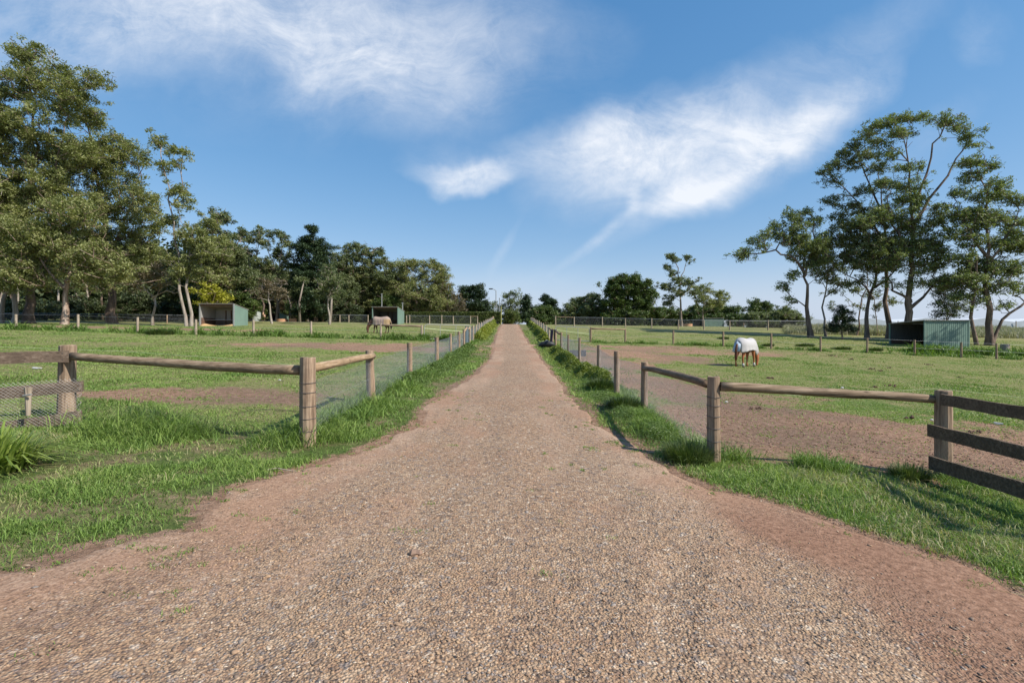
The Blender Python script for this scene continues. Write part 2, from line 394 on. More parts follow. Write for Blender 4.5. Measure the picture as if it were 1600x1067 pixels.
def blob(px, py, rx, ry, rot, hard, amp, vec=None):
    """soft cloud mass; direction of its middle and its radii in 1/800 rad"""
    m = nt.nodes.new('ShaderNodeMapping'); m.vector_type = 'TEXTURE'
    m.inputs['Location'].default_value = ((px - CX) / F, (CY - py) / F, 0)
    m.inputs['Rotation'].default_value = (0, 0, math.radians(rot)); m.inputs['Scale'].default_value = (rx / F, ry / F, 1)
    nt.links.new(vec if vec is not None else wuv, m.inputs['Vector'])
    # flatten z (warp noise pushes it a little)
    l = nt.nodes.new('ShaderNodeVectorMath'); l.operation = 'MULTIPLY'; nt.links.new(m.outputs[0], l.inputs[0]); l.inputs[1].default_value = (1, 1, 0)
    ln = nt.nodes.new('ShaderNodeVectorMath'); ln.operation = 'LENGTH'; nt.links.new(l.outputs[0], ln.inputs[0])
    return maprange(nt, ln.outputs['Value'], 1.0, hard, 0, amp)
wst = warp(uv, 3.0, .07, 5.0)
blobs = [
    (430, 20, 620, 190, -4, .0, .62), (560, 120, 260, 110, -18, .0, .50), (250, 60, 280, 90, 15, .1, .35), (640, 60, 260, 150, -15, 0, .28), (60, 60, 260, 150, 0, 0, .32), (430, 60, 760, 240, -4, 0, .22),
    (1060, 225, 300, 125, 14, .1, 1.1), (960, 235, 170, 85, 10, .2, .40), (1260, 170, 200, 58, 30, .0, .95), (1130, 270, 250, 42, 22, .0, .55),
    (735, 272, 100, 38, 4, .15, 1.15), (690, 255, 80, 40, 0, 0, .3),
    (988, 322, 16, 45, -8, 0, .40, 1), (935, 372, 105, 13, 37, 0, .42, 1), (1040, 325, 170, 34, 25, 0, .40, 1), (795, 385, 13, 70, -28, 0, .24, 1), (840, 235, 150, 45, 5, 0, .38), (1180, 255, 180, 22, 30, 0, .35, 1),
    (1300, 80, 320, 80, 25, 0, .30), (1550, 40, 60, 80, -20, 0, .22), (1470, 190, 160, 60, 30, 0, .16), (830, 420, 230, 50, 15, 0, .12),
]
tot = None
for b in blobs:
    o = blob(*b[:7], vec=wst if len(b) > 7 else None); tot = o if tot is None else math_(nt, 'ADD', tot, o)
fib = noise(nt, mapping(nt, wuv, (1.0, 2.6, 1), rot=(0, 0, math.radians(-28))), 3.2, 10, .70, .4)
puff = noise(nt, uv, 8.0, 10, .70, .6)
tex = math_(nt, 'ADD', math_(nt, 'MULTIPLY', fib, .9), math_(nt, 'MULTIPLY', puff, .55))
tex = maprange(nt, tex, .44, .98, .12, 1.30, False)
cl = math_(nt, 'MULTIPLY', tot, tex)
cl = maprange(nt, cl, .02, 1.25, 0, .93, False)
front = maprange(nt, sx.outputs[1], .05, .2)
cl = math_(nt, 'MULTIPLY', cl, front, True)
hs = nt.nodes.new('ShaderNodeHueSaturation'); hs.inputs['Saturation'].default_value = 1.28; hs.inputs['Value'].default_value = 1.0
nt.links.new(sky.outputs[0], hs.inputs['Color'])
sg = nt.nodes.new('ShaderNodeSeparateColor'); nt.links.new(hs.outputs[0], sg.inputs[0]); cg = nt.nodes.new('ShaderNodeCombineColor')
for i_, (a_, g_) in enumerate(((1.12, .80), (1.27, .64), (1.72, .52))):
    nt.links.new(math_(nt, 'MULTIPLY', math_(nt, 'POWER', sg.outputs[i_], g_), a_), cg.inputs[i_])
hz = maprange(nt, sx.outputs[2], .0, .16, .85, .0)
sk = mixc(nt, hz, cg.outputs[0], (2.75, 3.45, 4.45))
cc = mixc(nt, cl, sk, (5.0, 5.2, 5.55))
nt.links.new(cc, bg.inputs[0]); nt.links.new(bg.outputs[0], wo.inputs[0])
vs = scene.view_settings; vs.view_transform = 'Standard'; vs.look = 'None'; vs.exposure = .66; vs.gamma = 1; vs.use_curve_mapping = False

# ------------------------------------------------------------------ drive edges, from the bends one sees in its verges
LE = [(0, 912), (60, 890), (130, 862), (220, 838), (300, 830), (318, 800), (372, 762), (450, 740), (520, 720), (596, 692), (648, 662), (662, 638), (700, 612), (742, 585), (764, 562), (770, 548)]
RE = [(1600, 928), (1500, 882), (1400, 850), (1250, 800), (1130, 768), (1065, 740), (1010, 716), (985, 690), (935, 664), (905, 632), (880, 605), (860, 578), (846, 560), (838, 548)]
def edge_fn(pl, far):
    q = [G(*p) for p in pl]; q = [(y, x) for x, y in q] + far
    q.sort(); ys = [a for a, _ in q]; xs = [b for _, b in q]
    return lambda y: np.interp(y, ys, xs)
_dl = edge_fn(LE, [(36, -1.33), (50, -1.5), (66, -1.6), (83, -1.65), (95, -1.7)])
_dr = edge_fn(RE, [(36, 1.30), (50, 1.15), (66, 1.0), (83, .95), (95, .9)])
def dL(y):
    y = np.asarray(y, float)
    v = np.where(y < 3.42, -3.42 - (3.42 - y) * 1.6, _dl(y))
    t = np.clip((34.5 - np.abs(y - 34.5) - 33.6) / .9, 0, 1)   # little pad in front of the left gate
    return v - t * .9
def dR(y):
    y = np.asarray(y, float)
    v = np.where(y < 3.35, 3.45 + (3.35 - y) * 1.6, _dr(y))
    t = np.clip((36.5 - np.abs(y - 36.5) - 35.6) / .9, 0, 1)
    return v + t * .6
def rag(y, s): return (fbm(np.asarray(y) * 1.7, 0 * np.asarray(y), s, 4) - .5) * .34 * np.minimum(1, .35 + np.asarray(y) * 0 + 1) * np.where(np.asarray(y) > 20, .5, 1)
def dLr(y): return dL(y) + rag(y, 21)
def dRr(y): return dR(y) + rag(y, 33)
def fL(y): return np.interp(y, [0, 7.5, 11.1, 90], [-3.0, -3.0, -3.03, -3.15])
def fR(y): return np.interp(y, [0, 7.25, 11.1, 90], [2.85, 2.85, 2.9, 3.25])

def axis_coords(dense, step, far, growth=1.06):
    c = [0.0]; s = step
    while c[-1] < far:
        if c[-1] > dense: s *= growth
        c.append(c[-1] + s)
    return np.array(c)
xs = axis_coords(9.0, .11, 900); xs = np.concatenate([-xs[::-1], xs[1:]])
ys = [-30, -22, -15, -10, -6, -3, -1, 0]
y = 0.0
while y < 1500:
    y += .1 if y < 14 else .25 if y < 45 else .6 if y < 95 else max(2, (y - 90) * .08); ys.append(y)
ys = np.array(ys)
XX, YY = np.meshgrid(xs, ys); ZZ = H(XX, YY)

def dirt_mask(x, y):
    """bare earth in the paddocks: each patch (x, y, rx, ry, amount)"""
    m = np.full(np.shape(x), .16) + 0 * x
    P = [(-6.8, 11.2, 3.4, 1.4, .75), (-3.9, 13.0, 1.6, 1.6, .35), (-9, 30.5, 8.5, 4.2, .85), (-4.5, 34, 3.5, 3, .5), (-20, 27, 6, 1.6, .35), (-34, 47, 16, 3.2, .8), (-14, 20, 6, 1.5, .30),
         (6.2, 9.4, 5.6, 3.9, .95), (11.0, 9.0, 5.0, 3.2, .85), (5.5, 13.5, 3.6, 2.6, .60), (4.2, 17, 1.9, 6, .9), (4.9, 25, 2.4, 7, .88), (7.5, 31, 5.0, 6.0, .8), (11.5, 37, 8, 4.2, .75), (20, 38, 7, 2.6, .45),
         (7.5, 21, 2.6, 3.0, .32), (14, 62, 14, 3, .25), (-9, 52, 5, 4, .3), (-3.4, 8.3, .7, .5, .2), (-6.9, 7.7, 1.0, .5, .45), (6.2, 6.2, .9, .35, .6)]
    wob_ = (fbm(x * .55, y * .55, 401, 4) - .5) * 1.3
    for (a, b, rx, ry, k) in P:
        r = np.sqrt(((x - a) / rx) ** 2 + ((y - b) / ry) ** 2) + wob_
        m = np.maximum(m, k * (1 - smooth(.45, 1.25, r)))
    # trodden strip just outside the drive
    dd = np.minimum(np.abs(x - dL(y)), np.abs(x - dR(y)))
    m = np.maximum(m, .75 * (1 - smooth(.05, .38, dd)))
    inside = (x > dL(y)) & (x < dR(y)) & (y < 95)
    return np.where(inside, .9, m)
def verge_mask(x, y):
    inn = ((x > fL(y) - .6) & (x < dL(y))) | ((x < fR(y) + .35) & (x > dR(y)))
    near = (y < 7.9) & ((x < dL(y)) | ((x > dR(y)) & (y < 7.25)))
    return ((inn & (y < 95)) | near).astype(float)
inside = smooth(.12, .4, np.minimum(XX - dL(YY), dR(YY) - XX)) * (YY < 94)
ZZ = ZZ - .07 * inside
nx, ny = len(xs), len(ys)
I = np.arange(nx * ny).reshape(ny, nx)
FQ = np.stack([I[:-1, :-1], I[:-1, 1:], I[1:, 1:], I[1:, :-1]], -1).reshape(-1, 4)
o = obj_np('ground', np.stack([XX, YY, ZZ], -1).reshape(-1, 3), [FQ], MAT['ground'], smooth_=True,
           attrs={'dirt': dirt_mask(XX, YY).ravel(), 'lush': verge_mask(XX, YY).ravel()})
tag(o, kind='structure')

# driveway
def shoulder(x, y):
    n_ = (fbm(x * 1.3, y * .6, 88, 4) - .5) * 1.5
    a = smooth(1.75, 2.35, x + n_) * (1 - smooth(4.6, 6.2, y)); b = smooth(.75, .25, np.abs(x + .95 * y - .4 + n_ * .7)) * 0
    c = smooth(1.5, 2.6, -x + n_) * (1 - smooth(3.4, 5.0, y)) * .38
    return np.clip(a + c, 0, 1)
yr = ys[(ys >= -10) & (ys <= 96)]; nc = 70
L_ = dLr(yr); R_ = dRr(yr); t = np.linspace(0, 1, nc)
X = L_[:, None] + (R_ - L_)[:, None] * t[None]; Y = np.repeat(yr[:, None], nc, 1)
ed = np.minimum(X - L_[:, None], R_[:, None] - X)
cen = (L_ + R_)[:, None] / 2
trk = np.exp(-((np.abs(X - cen - .15 * (fbm(Y * .2, Y * 0, 4, 2) - .5)) - .78) / .27) ** 2) * smooth(4.5, 8, Y)
def track(x, y):   # shallow wheel tracks and a low crown
    return (fbm(x * 1.3, y * .35, 44, 3) - .5) * .05 + (np.abs(fbm((x - .45 * y) * 2.2, y * .3, 47, 3) - .5) * -.05 + .01) * smooth(9, 5, y)
Z = H(X, Y) + .012 + track(X, Y) * smooth(.1, .6, ed) - .05 * (1 - smooth(0, .10, ed))
I = np.arange(len(yr) * nc).reshape(len(yr), nc)
FQ = np.stack([I[:-1, :-1], I[:-1, 1:], I[1:, 1:], I[1:, :-1]], -1).reshape(-1, 4)
o = obj_np('gravel_driveway', np.stack([X, Y, Z], -1).reshape(-1, 3), [FQ], MAT['gravel'], smooth_=True, attrs={'edge': np.clip(ed / (.8 + 1.5 * (1 - smooth(3.5, 8.5, Y))), 0, 1).ravel(), 'track': trk.ravel(), 'shoulder': shoulder(X, Y).ravel()})
tag(o, kind='structure')

# loose stones on the drive
def stones(n):
    y = np.exp(RNG.uniform(math.log(2.1), math.log(13), n)); x = RNG.uniform(-1.08, 1.08, n) * y
    ok = (x > dL(y) - .12) & (x < dR(y) + .12)
    pr = (.25 + 1.1 * smooth(.36, .62, fbm(x * .8, y * .5, 71, 4))) * (.10 + .9 * smooth(.0, .7 + 1.6 * (1 - smooth(3.5, 8.5, y)), np.minimum(x - dL(y), dR(y) - x) + .5 * (fbm(x * 1.5, y * 1.5, 72, 3) - .5)))
    pr *= 1 - .6 * np.exp(-((np.abs(x - (dL(y) + dR(y)) / 2) - .78) / .27) ** 2) * smooth(4.5, 8, y)
    pr *= 1 - .72 * shoulder(x, y)
    ok &= RNG.random(n) < pr
    x = x[ok]; y = y[ok]; n = len(x)
    ico = []
    ph = (1 + 5 ** .5) / 2
    base = np.array([(-1, ph, 0), (1, ph, 0), (-1, -ph, 0), (1, -ph, 0), (0, -1, ph), (0, 1, ph), (0, -1, -ph), (0, 1, -ph), (ph, 0, -1), (ph, 0, 1), (-ph, 0, -1), (-ph, 0, 1)]) / 1.9
    fc = np.array([(0, 11, 5), (0, 5, 1), (0, 1, 7), (0, 7, 10), (0, 10, 11), (1, 5, 9), (5, 11, 4), (11, 10, 2), (10, 7, 6), (7, 1, 8), (3, 9, 4), (3, 4, 2), (3, 2, 6), (3, 6, 8), (3, 8, 9), (4, 9, 5), (2, 4, 11), (6, 2, 10), (8, 6, 7), (9, 8, 1)])
    s = (.0030 + .0060 * RNG.random(n) ** 2.2 + .007 * (RNG.random(n) < .02)) * (1 + .05 * y)
    sc = np.stack([s * RNG.uniform(.8, 1.7, n), s * RNG.uniform(.6, 1.1, n), s * RNG.uniform(.25, .6, n)], -1)
    jit = 1 + RNG.uniform(-.34, .34, (n, 12, 3))
    P = base[None] * jit * sc[:, None, :]
    a = RNG.uniform(0, 2 * math.pi, n); ti = RNG.normal(0, .3, n)
    P2 = P.copy(); P2[..., 1] = P[..., 1] * np.cos(ti)[:, None] - P[..., 2] * np.sin(ti)[:, None]; P2[..., 2] = P[..., 1] * np.sin(ti)[:, None] + P[..., 2] * np.cos(ti)[:, None]
    P = P2.copy(); P[..., 0] = P2[..., 0] * np.cos(a)[:, None] - P2[..., 1] * np.sin(a)[:, None]; P[..., 1] = P2[..., 0] * np.sin(a)[:, None] + P2[..., 1] * np.cos(a)[:, None]
    ed = np.minimum(x - dL(y), dR(y) - x)
    z = H(x, y) + .012 + track(x, y) * smooth(.1, .6, ed) * (ed > 0) + sc[:, 2] * .25
    P += np.stack([x, y, z], -1)[:, None, :]
    Fc = (fc[None] + (np.arange(n) * 12)[:, None, None]).reshape(-1, 3)
    tone = np.repeat(RNG.random(n), 12)
    return P.reshape(-1, 3), Fc, tone
V, Fc, tone = stones(100000)
tag(obj_np('gravel', V, [Fc], MAT['stone'], attrs={'tone': tone}), 'loose tan, grey and orange gravel scattered over the drive', 'gravel', kind='stuff')
def rock(name, px, py, r, label, col):
    x, y = G(px, py); mb = MB(); mb.tube([(x - r, y, 0), (x - r * .7, y, 0), (x, y + .01, 0), (x + r * .75, y, 0), (x + r, y, 0)], [r * .15, r * .55, r * .62, r * .5, r * .12], 9)
    z = h1(x, y) + .02
    mb.v = [(a + random.uniform(-.1, .1) * r, b + random.uniform(-.1, .1) * r, c + z + r * .25 + random.uniform(-.08, .08) * r) for a, b, c in mb.v]
    tag(mb.build(name, plain(name + '_m', col, .9), origin=(x, y, z)), label, 'rock')
rock('rock', 650, 873, .048, 'fist-sized brown stone lying alone on the gravel drive', (.26, .17, .12))

# ------------------------------------------------------------------ grass
def blades(x, y, hgt, wid, lean, tone, mat, name, label, cat, z0=None, seg=2, curl=1.0, kind='stuff', parent=None):
    n = len(x); a = RNG.uniform(0, 2 * math.pi, n); b = RNG.uniform(0, 2 * math.pi, n)
    z = H(x, y) - .01 if z0 is None else z0
    B = np.stack([x, y, z], -1)
    side = np.stack([np.cos(a), np.sin(a), 0 * a], -1) * (wid / 2)[:, None]
    ld = np.stack([np.cos(b), np.sin(b), 0 * b], -1) * (lean * hgt)[:, None]
    up = np.zeros((n, 3)); up[:, 2] = hgt
    M = B + up * .55 + ld * .3; T = B + up * (1 - .35 * (lean * curl)[:, None].clip(0, 1.6)) + ld
    V = np.stack([B - side, B + side, M + side * .8, M - side * .8, T], 1).reshape(-1, 3)
    k = np.arange(n)[:, None] * 5
    f4 = np.concatenate([k, k + 1, k + 2, k + 3], 1); f3 = np.concatenate([k + 3, k + 2, k + 4], 1)
    o = obj_np(name, V, [f4, f3], mat, parent=parent, attrs={'tone': np.repeat(tone, 5)})
    if kind: tag(o, label, cat, kind=kind)
    return o
def sample(n, y0, y1, x0=-1.1, x1=1.1, p=1.0):
    y = np.exp(RNG.uniform(math.log(y0), math.log(y1), n)); x = RNG.uniform(x0, x1, n) * (y + .6); return x, y
# verge grass (mown, near) : image-uniform sampling
x, y = sample(1150000, 2.3, 60)
vm = verge_mask(x, y) > 0
n_ = fbm(x * 1.1, y * 1.1, 3, 4)
ed = np.minimum(np.abs(x - dLr(y)), np.abs(x - dRr(y)))
bare = dirt_mask(x, y)
ok = vm & (RNG.random(len(x)) < (.10 + .45 * (x > 0) + 1.0 * smooth(.34, .60, n_)) * smooth(-.02, .28, ed + RNG.normal(0, .05, len(x))) * (1 - .8 * smooth(.5, .85, bare) * (ed > .4)))
x, y, n_, ed = x[ok], y[ok], n_[ok], ed[ok]
fd = np.where(x < 0, np.abs(x - fL(y)), np.abs(x - fR(y)))
tall = np.where(y > 7.4, 1 - smooth(.15, .75, fd), 0.0)
tall = np.maximum(tall, (x < -2.9) * (x > -6.3) * (1 - smooth(.2, .75, np.abs(y - 7.85))))
tall *= np.where(x < 0, 1, .35)
r = RNG.random(len(x))
hg = (.028 + .05 * r + .03 * smooth(.4, .7, n_)) * (1 + 3.2 * tall * RNG.random(len(x)))
hg *= np.where((x > 0) & (y < 7.3), 1.25, 1) * np.where(RNG.random(len(x)) < .05, 2.1, 1)
tn = .30 + .28 * r + (n_ - .5) * .7
dryf = smooth(.42, .60, fbm(x * .9, y * .9, 91, 4)) * (y < 7.4) * np.where(x < 0, 1, .6)
tn = np.where(RNG.random(len(x)) < .7 * dryf, .76 + .24 * r, tn)
tn = np.where(RNG.random(len(x)) < .05, .85, tn)
tn = tn + np.where(x > 0, .10, .02)
wd = .0028 + .0011 * y * RNG.uniform(.6, 1.3, len(x))
print('verge', len(x))
blades(x, y, hg, wd, RNG.uniform(.3, 1.5, len(x)), tn, MAT['grass'], 'verge_grass', 'short green grass on the verges beside the gravel drive', 'grass')
# paddock grass
x, y = sample(800000, 7.5, 62, -1.1, 1.1)
ok = ((x < fL(y) - .2) & (y > 8.0)) | ((x > fR(y) + .2) & (y > 7.4))
x, y = x[ok], y[ok]
dm = dirt_mask(x, y) + (fbm(x * 1.3, y * 1.3, 61, 4) - .5) * 1.3
ok = RNG.random(len(x)) < np.clip(1.0 - smooth(.12, .68, dm), .05, 1) * (.35 + .6 * smooth(.35, .6, fbm(x * .35, y * .35, 29, 4)))
x, y = x[ok], y[ok]; r = RNG.random(len(x))
n_ = fbm(x * .5, y * .5, 13, 4)
hg = .02 + .035 * r + .05 * smooth(.55, .7, n_) * r
tn = .42 + .25 * r + (.5 - n_) * .8; tn = np.where(RNG.random(len(x)) < .14, .84, tn)
print('paddock', len(x))
blades(x, y, hg, .004 + .0012 * y, RNG.uniform(.4, 1.4, len(x)), tn, MAT['grass'], 'paddock_grass', 'grazed short grass of the horse paddocks', 'grass')
# long bright grass along the left front fence, and long rough grass lines under the cross fences
def longgrass(name, label, pts, n, wid, h0, h1, t0, mat='grass', bw=.006):
    seg = RNG.integers(0, len(pts) - 1, n); k = RNG.random(n); P = np.array(pts, float)
    x = P[seg, 0] * (1 - k) + P[seg + 1, 0] * k + RNG.normal(0, wid, n) ; y = P[seg, 1] * (1 - k) + P[seg + 1, 1] * k + RNG.normal(0, wid, n)
    c = fbm(x * 1.6, y * 1.6, 77, 3); ok = RNG.random(n) < smooth(.32, .6, c); x, y, c = x[ok], y[ok], c[ok]
    r = RNG.random(len(x)); hg = (h0 + (h1 - h0) * r ** 1.6) * (.1 + 1.7 * smooth(.3, .72, fbm(x * 1.2, y * 1.2, 101, 3)))
    return blades(x, y, hg, bw * (.6 + r), RNG.uniform(.3, 1.9, len(x)), t0 + .35 * RNG.random(len(x)) + np.where(RNG.random(len(x)) < .06, .3, 0), MAT[mat], name, label, 'grass')
longgrass('long_grass', 'tall bright grass growing through the front left fence', [(-6.3, 8.0), (-5.4, 7.9), (-4.3, 7.75), (-3.2, 7.6)], 15000, .30, .06, .34, .36, bw=.007)
longgrass('rank_grass', 'rank grass growing through the netting beside the left lane posts', [(-3.1, 7.8), (-3.05, 11), (-3.1, 15), (-3.1, 20), (-3.1, 26), (-3.1, 33)], 40000, .20, .06, .30, .30, bw=.012)
longgrass('fence_line_grass', 'dark rough grass strip under the left cross fence', [(-38, 38), (-30, 38), (-24, 38), (-15, 38.3), (-9.5, 39), (-7, 39), (-4, 39)], 26000, .5, .12, .5, .12, bw=.035)
longgrass('line_grass', 'rough grass strip under the right cross fence', [(7, 42.5), (13, 42.5), (19, 42), (30, 40.5), (44, 39)], 16000, .35, .08, .3, .2, bw=.035)
longgrass('shed_grass', 'tall dark grass growing along the fence beside the right shed', [(33, 42.5), (38, 43), (44, 43), (50, 43)], 16000, .8, .2, .7, .2, bw=.045)
longgrass('strip_grass', 'long shaggy grass under the front right rail and boards', [(3.1, 7.3), (4.2, 7.2), (5.6, 6.9), (5.9, 6.6), (6.3, 5.9)], 14000, .17, .06, .22, .28, bw=.006)
def tussock(name, px, py, r, h, n, label, mat='tuss', t0=.1, bw=.008, cat='grass tussock', group=None, d=None, arch=1.0):
    x0, y0 = G(px, py) if d is None else (gx(px, d), d)
    z0 = h1(x0, y0); a = RNG.uniform(0, 2 * math.pi, n); rr = r * RNG.random(n) ** .5 * .5
    x = rr * np.cos(a); y = rr * np.sin(a); L = h * RNG.uniform(.6, 1.15, n)
    out_ = RNG.uniform(.2, 1.0, n) * (.4 + rr / (r * .5) * .6) * arch
    ux, uy = np.cos(a + RNG.normal(0, .35, n)), np.sin(a + RNG.normal(0, .35, n))
    side = np.stack([-uy, ux, 0 * ux], -1) * bw * RNG.uniform(.6, 1.3, n)[:, None] / 2
    B = np.stack([x, y, 0 * x], -1)
    K = []
    S = [0, .33, .66, 1.0]
    for s in S:
        up = L * (s - .62 * out_ * s ** 2.3); o_ = L * out_ * (s ** 1.5) * .85
        p = B + np.stack([ux * o_, uy * o_, up], -1); wv = [1, 1.0, .8, .08][S.index(s)]
        K += [p - side * wv, p + side * wv]
    V = np.stack(K, 1).reshape(-1, 3); k = np.arange(n)[:, None] * 8
    fs = [np.concatenate([k + 2 * i, k + 2 * i + 1, k + 2 * i + 3, k + 2 * i + 2], 1) for i in range(3)]
    o = obj_np(name, V, fs, MAT[mat], attrs={'tone': np.repeat(t0 + RNG.random(n) * .75, 8)})
    o.location = (x0, y0, z0 - .01)
    return tag(o, label, cat, group)
tussock('strap_leaf_plant', -28, 742, .85, .58, 800, 'clump of arching bright strap leaves at the left edge', 'strap', .35, .024, 'plant', d=5.75, arch=1.45)
TG = 'dark tussocks along the right lane fence'
tussock('grass_tussock', 1075, 722, .62, .36, 1500, 'dark shaggy tussock leaning on the thick right corner post', group=TG, bw=.007)
tussock('grass_tussock', 974, 640, .6, .36, 1100, 'dark tussock beside the second post of the right lane fence', group=TG, bw=.011)
tussock('grass_tussock', 940, 610, .7, .42, 1100, 'dark tussock at the thinner third post of the right lane fence', group=TG, bw=.014)
tussock('grass_tussock', 1420, 748, .45, .24, 900, 'green tussock at the foot of the dark board fence post', t0=.3, group='green tussocks', bw=.007)
tussock('grass_tussock', 250, 523, 1.6, .5, 700, 'single dark weed clump below the left cross fence', group='green tussocks', bw=.05)
for k, (px, py, s_) in enumerate([(1130, 530, 1.1), (1200, 541, .9), (1258, 541, 1.6), (1315, 546, 1.5), (1366, 548, 1.2)]):
    tussock('grass_tussock', px, py, s_, .32, 450, ['weed tuft under the cross fence near the grazing horse', 'weed tuft at the fence post right of the white-rugged horse', 'broad weed tuft between two right cross fence posts', 'wide weed tuft in front of the pale trunked trees', 'weed tuft just left of the large green shed'][k], group='weed tufts under the right cross fence', t0=.15, bw=.045)

# weeds with small yellow-green leaves beside the right lane fence and at the top left
def leafy(name, label, pts, n, wid, hgt, mat, ls=.04, t0=.2):
    seg = RNG.integers(0, len(pts) - 1, n); k = RNG.random(n); P = np.array(pts, float)
    x = P[seg, 0] * (1 - k) + P[seg + 1, 0] * k; y = P[seg, 1] * (1 - k) + P[seg + 1, 1] * k
    ox = RNG.normal(0, wid, n); x = x + ox; y = y + RNG.normal(0, wid, n)
    c = fbm(x * 1.1, y * 1.1, 177, 3); top = hgt * np.exp(-(ox / wid / 1.5) ** 2) * (.55 + .75 * smooth(.3, .65, c))
    z = H(x, y) + top * RNG.random(n) ** .6
    V, f = leafquads(np.stack([x, y, z], -1), ls * (.6 + .8 * RNG.random(n)) * (.5 + y / 25), .6, .5)
    return tag(obj_np(name, V, [f], MAT[mat], attrs={'tone': np.repeat(t0 + .7 * RNG.random(n), 4)}), label, 'weeds', kind='stuff')
def leafquads(P, size, asp=.4, upbias=.35, droop=0.0):
    n = len(P)
    nrm = RNG.normal(0, 1, (n, 3)); nrm /= np.linalg.norm(nrm, axis=1)[:, None]; nrm[:, 2] = np.abs(nrm[:, 2]) + upbias; nrm /= np.linalg.norm(nrm, axis=1)[:, None]
    t = RNG.normal(0, 1, (n, 3)); t[:, 2] -= droop; t -= nrm * np.sum(t * nrm, 1)[:, None]; t /= np.linalg.norm(t, axis=1)[:, None] + 1e-9
    b = np.cross(nrm, t); s = np.asarray(size).reshape(-1, 1) if np.ndim(size) else np.full((n, 1), size)
    V = np.stack([P - t * s * .5, P + b * s * .5 * asp + t * s * .05, P + t * s * .5, P - b * s * .5 * asp + t * s * .05], 1).reshape(-1, 3)
    return V, np.arange(n * 4).reshape(-1, 4)
leafy('lane_weeds', 'leafy yellow-green weeds spilling from the right lane fence onto the verge', [(2.75, 15), (2.6, 20), (2.6, 26), (2.65, 32)], 80000, .23, .40, 'weed', .045, .08)
leafy('lane_weeds', 'yellow flowering weeds along the upper part of the right lane fence', [(2.75, 42), (2.8, 52), (2.8, 62), (2.9, 80)], 42000, .22, .55, 'weed', .06, .35)
leafy('lane_weeds', 'yellow flowering weeds along the upper part of the left lane fence', [(-2.75, 41), (-2.8, 52), (-2.85, 64), (-2.9, 84)], 42000, .26, .60, 'weed', .06, .35)
leafy('broad_weeds', 'broad leaved green weeds along the middle of the left lane fence', [(-2.95, 14.5), (-2.75, 18), (-2.75, 24), (-2.8, 33)], 55000, .24, .26, 'herb', .045, .15)

# clods of earth in the trampled corner of the right paddock
def clods(n, zone=0):
    x = RNG.uniform(3.1, 13, n); y = 7.45 + 8 * RNG.random(n) ** 1.5
    if zone: y = RNG.uniform(2.3, 6, n); x = RNG.uniform(1.4, 4.2, n)
    k = ((RNG.random(n) < shoulder(x, y)) & (x < dR(y) + .1)) if zone else (dirt_mask(x, y) + (fbm(x * 1.3, y * 1.3, 61, 4) - .5) > .45) & (RNG.random(n) < .25 + .9 * smooth(.4, .65, fbm(x * .9, y * .9, 19, 3))); x, y = x[k], y[k]; n = len(x)
    b = np.array([(1, 0, 0), (0, 1, 0), (-1, 0, 0), (0, -1, 0), (0, 0, 1), (0, 0, -1.0)]); fc = np.array([(0, 1, 4), (1, 2, 4), (2, 3, 4), (3, 0, 4), (1, 0, 5), (2, 1, 5), (3, 2, 5), (0, 3, 5)])
    s_ = (.006 + .016 * RNG.random(n) ** 3) * (.55 if zone else 1)
    P = b[None] * (1 + RNG.uniform(-.35, .35, (n, 6, 3))) * s_[:, None, None] * np.array([1, 1, .7]); a = RNG.uniform(0, 6.28, n); Q = P.copy()
    Q[..., 0] = P[..., 0] * np.cos(a)[:, None] - P[..., 1] * np.sin(a)[:, None]; Q[..., 1] = P[..., 0] * np.sin(a)[:, None] + P[..., 1] * np.cos(a)[:, None]
    Q += np.stack([x, y, H(x, y) + s_ * .3], -1)[:, None]
    m_, nt_, out_ = newmat('clods'); principled(nt_, out_, ramp(nt_, attr(nt_, 'tone'), [(0, (.10, .055, .035)), (.5, (.24, .14, .09)), (1, (.36, .24, .17))]), .95)
    tag(obj_np('earth_clods', Q.reshape(-1, 3), [(fc[None] + (np.arange(n) * 6)[:, None, None]).reshape(-1, 3)], m_, attrs={'tone': np.repeat(RNG.random(n), 6)}), 'dark crumbs of earth on the red shoulder of the drive' if zone else 'brown clods of trampled earth in the near right paddock', 'soil', kind='stuff')
clods(9000); clods(9000, 1)

leafy('broad_weeds', 'bright leafy ground weeds at the foot of the right lane fence', [(2.5, 8.2), (2.35, 11), (2.45, 15)], 26000, .22, .16, 'herb', .028, .25)
longgrass('verge_tall_grass', 'fresh longer grass at the foot of the right lane fence', [(2.75, 7.6), (2.55, 9.5), (2.6, 12), (2.6, 16), (2.7, 22)], 26000, .20, .05, .20, .34, bw=.009)

# sprigs of grass and fallen leaves on the drive
def sprigs(n):
    X_, Y_ = [], []
    while len(X_) < n:
        y = math.exp(random.uniform(math.log(2.5), math.log(14))); x = random.uniform(float(dL(y)), float(dR(y))); e_ = min(x - float(dL(y)), float(dR(y)) - x)
        if random.random() < .04 + math.exp(-e_ * 1.6) * .8: X_.append(x); Y_.append(y)
    X_ = np.repeat(X_, 26) + RNG.normal(0, .03, n * 26) * np.repeat(RNG.uniform(.4, 2.2, n), 26); Y_ = np.repeat(Y_, 26) + RNG.normal(0, .03, n * 26); m = len(X_)
    blades(X_, Y_, RNG.uniform(.01, .035, m), .0028 + .0008 * Y_, RNG.uniform(.5, 1.6, m), .3 + .4 * RNG.random(m), MAT['grass'], 'drive_sprigs', 'little sprigs of grass coming up through the gravel', 'grass', z0=H(X_, Y_) + .01)
sprigs(150)
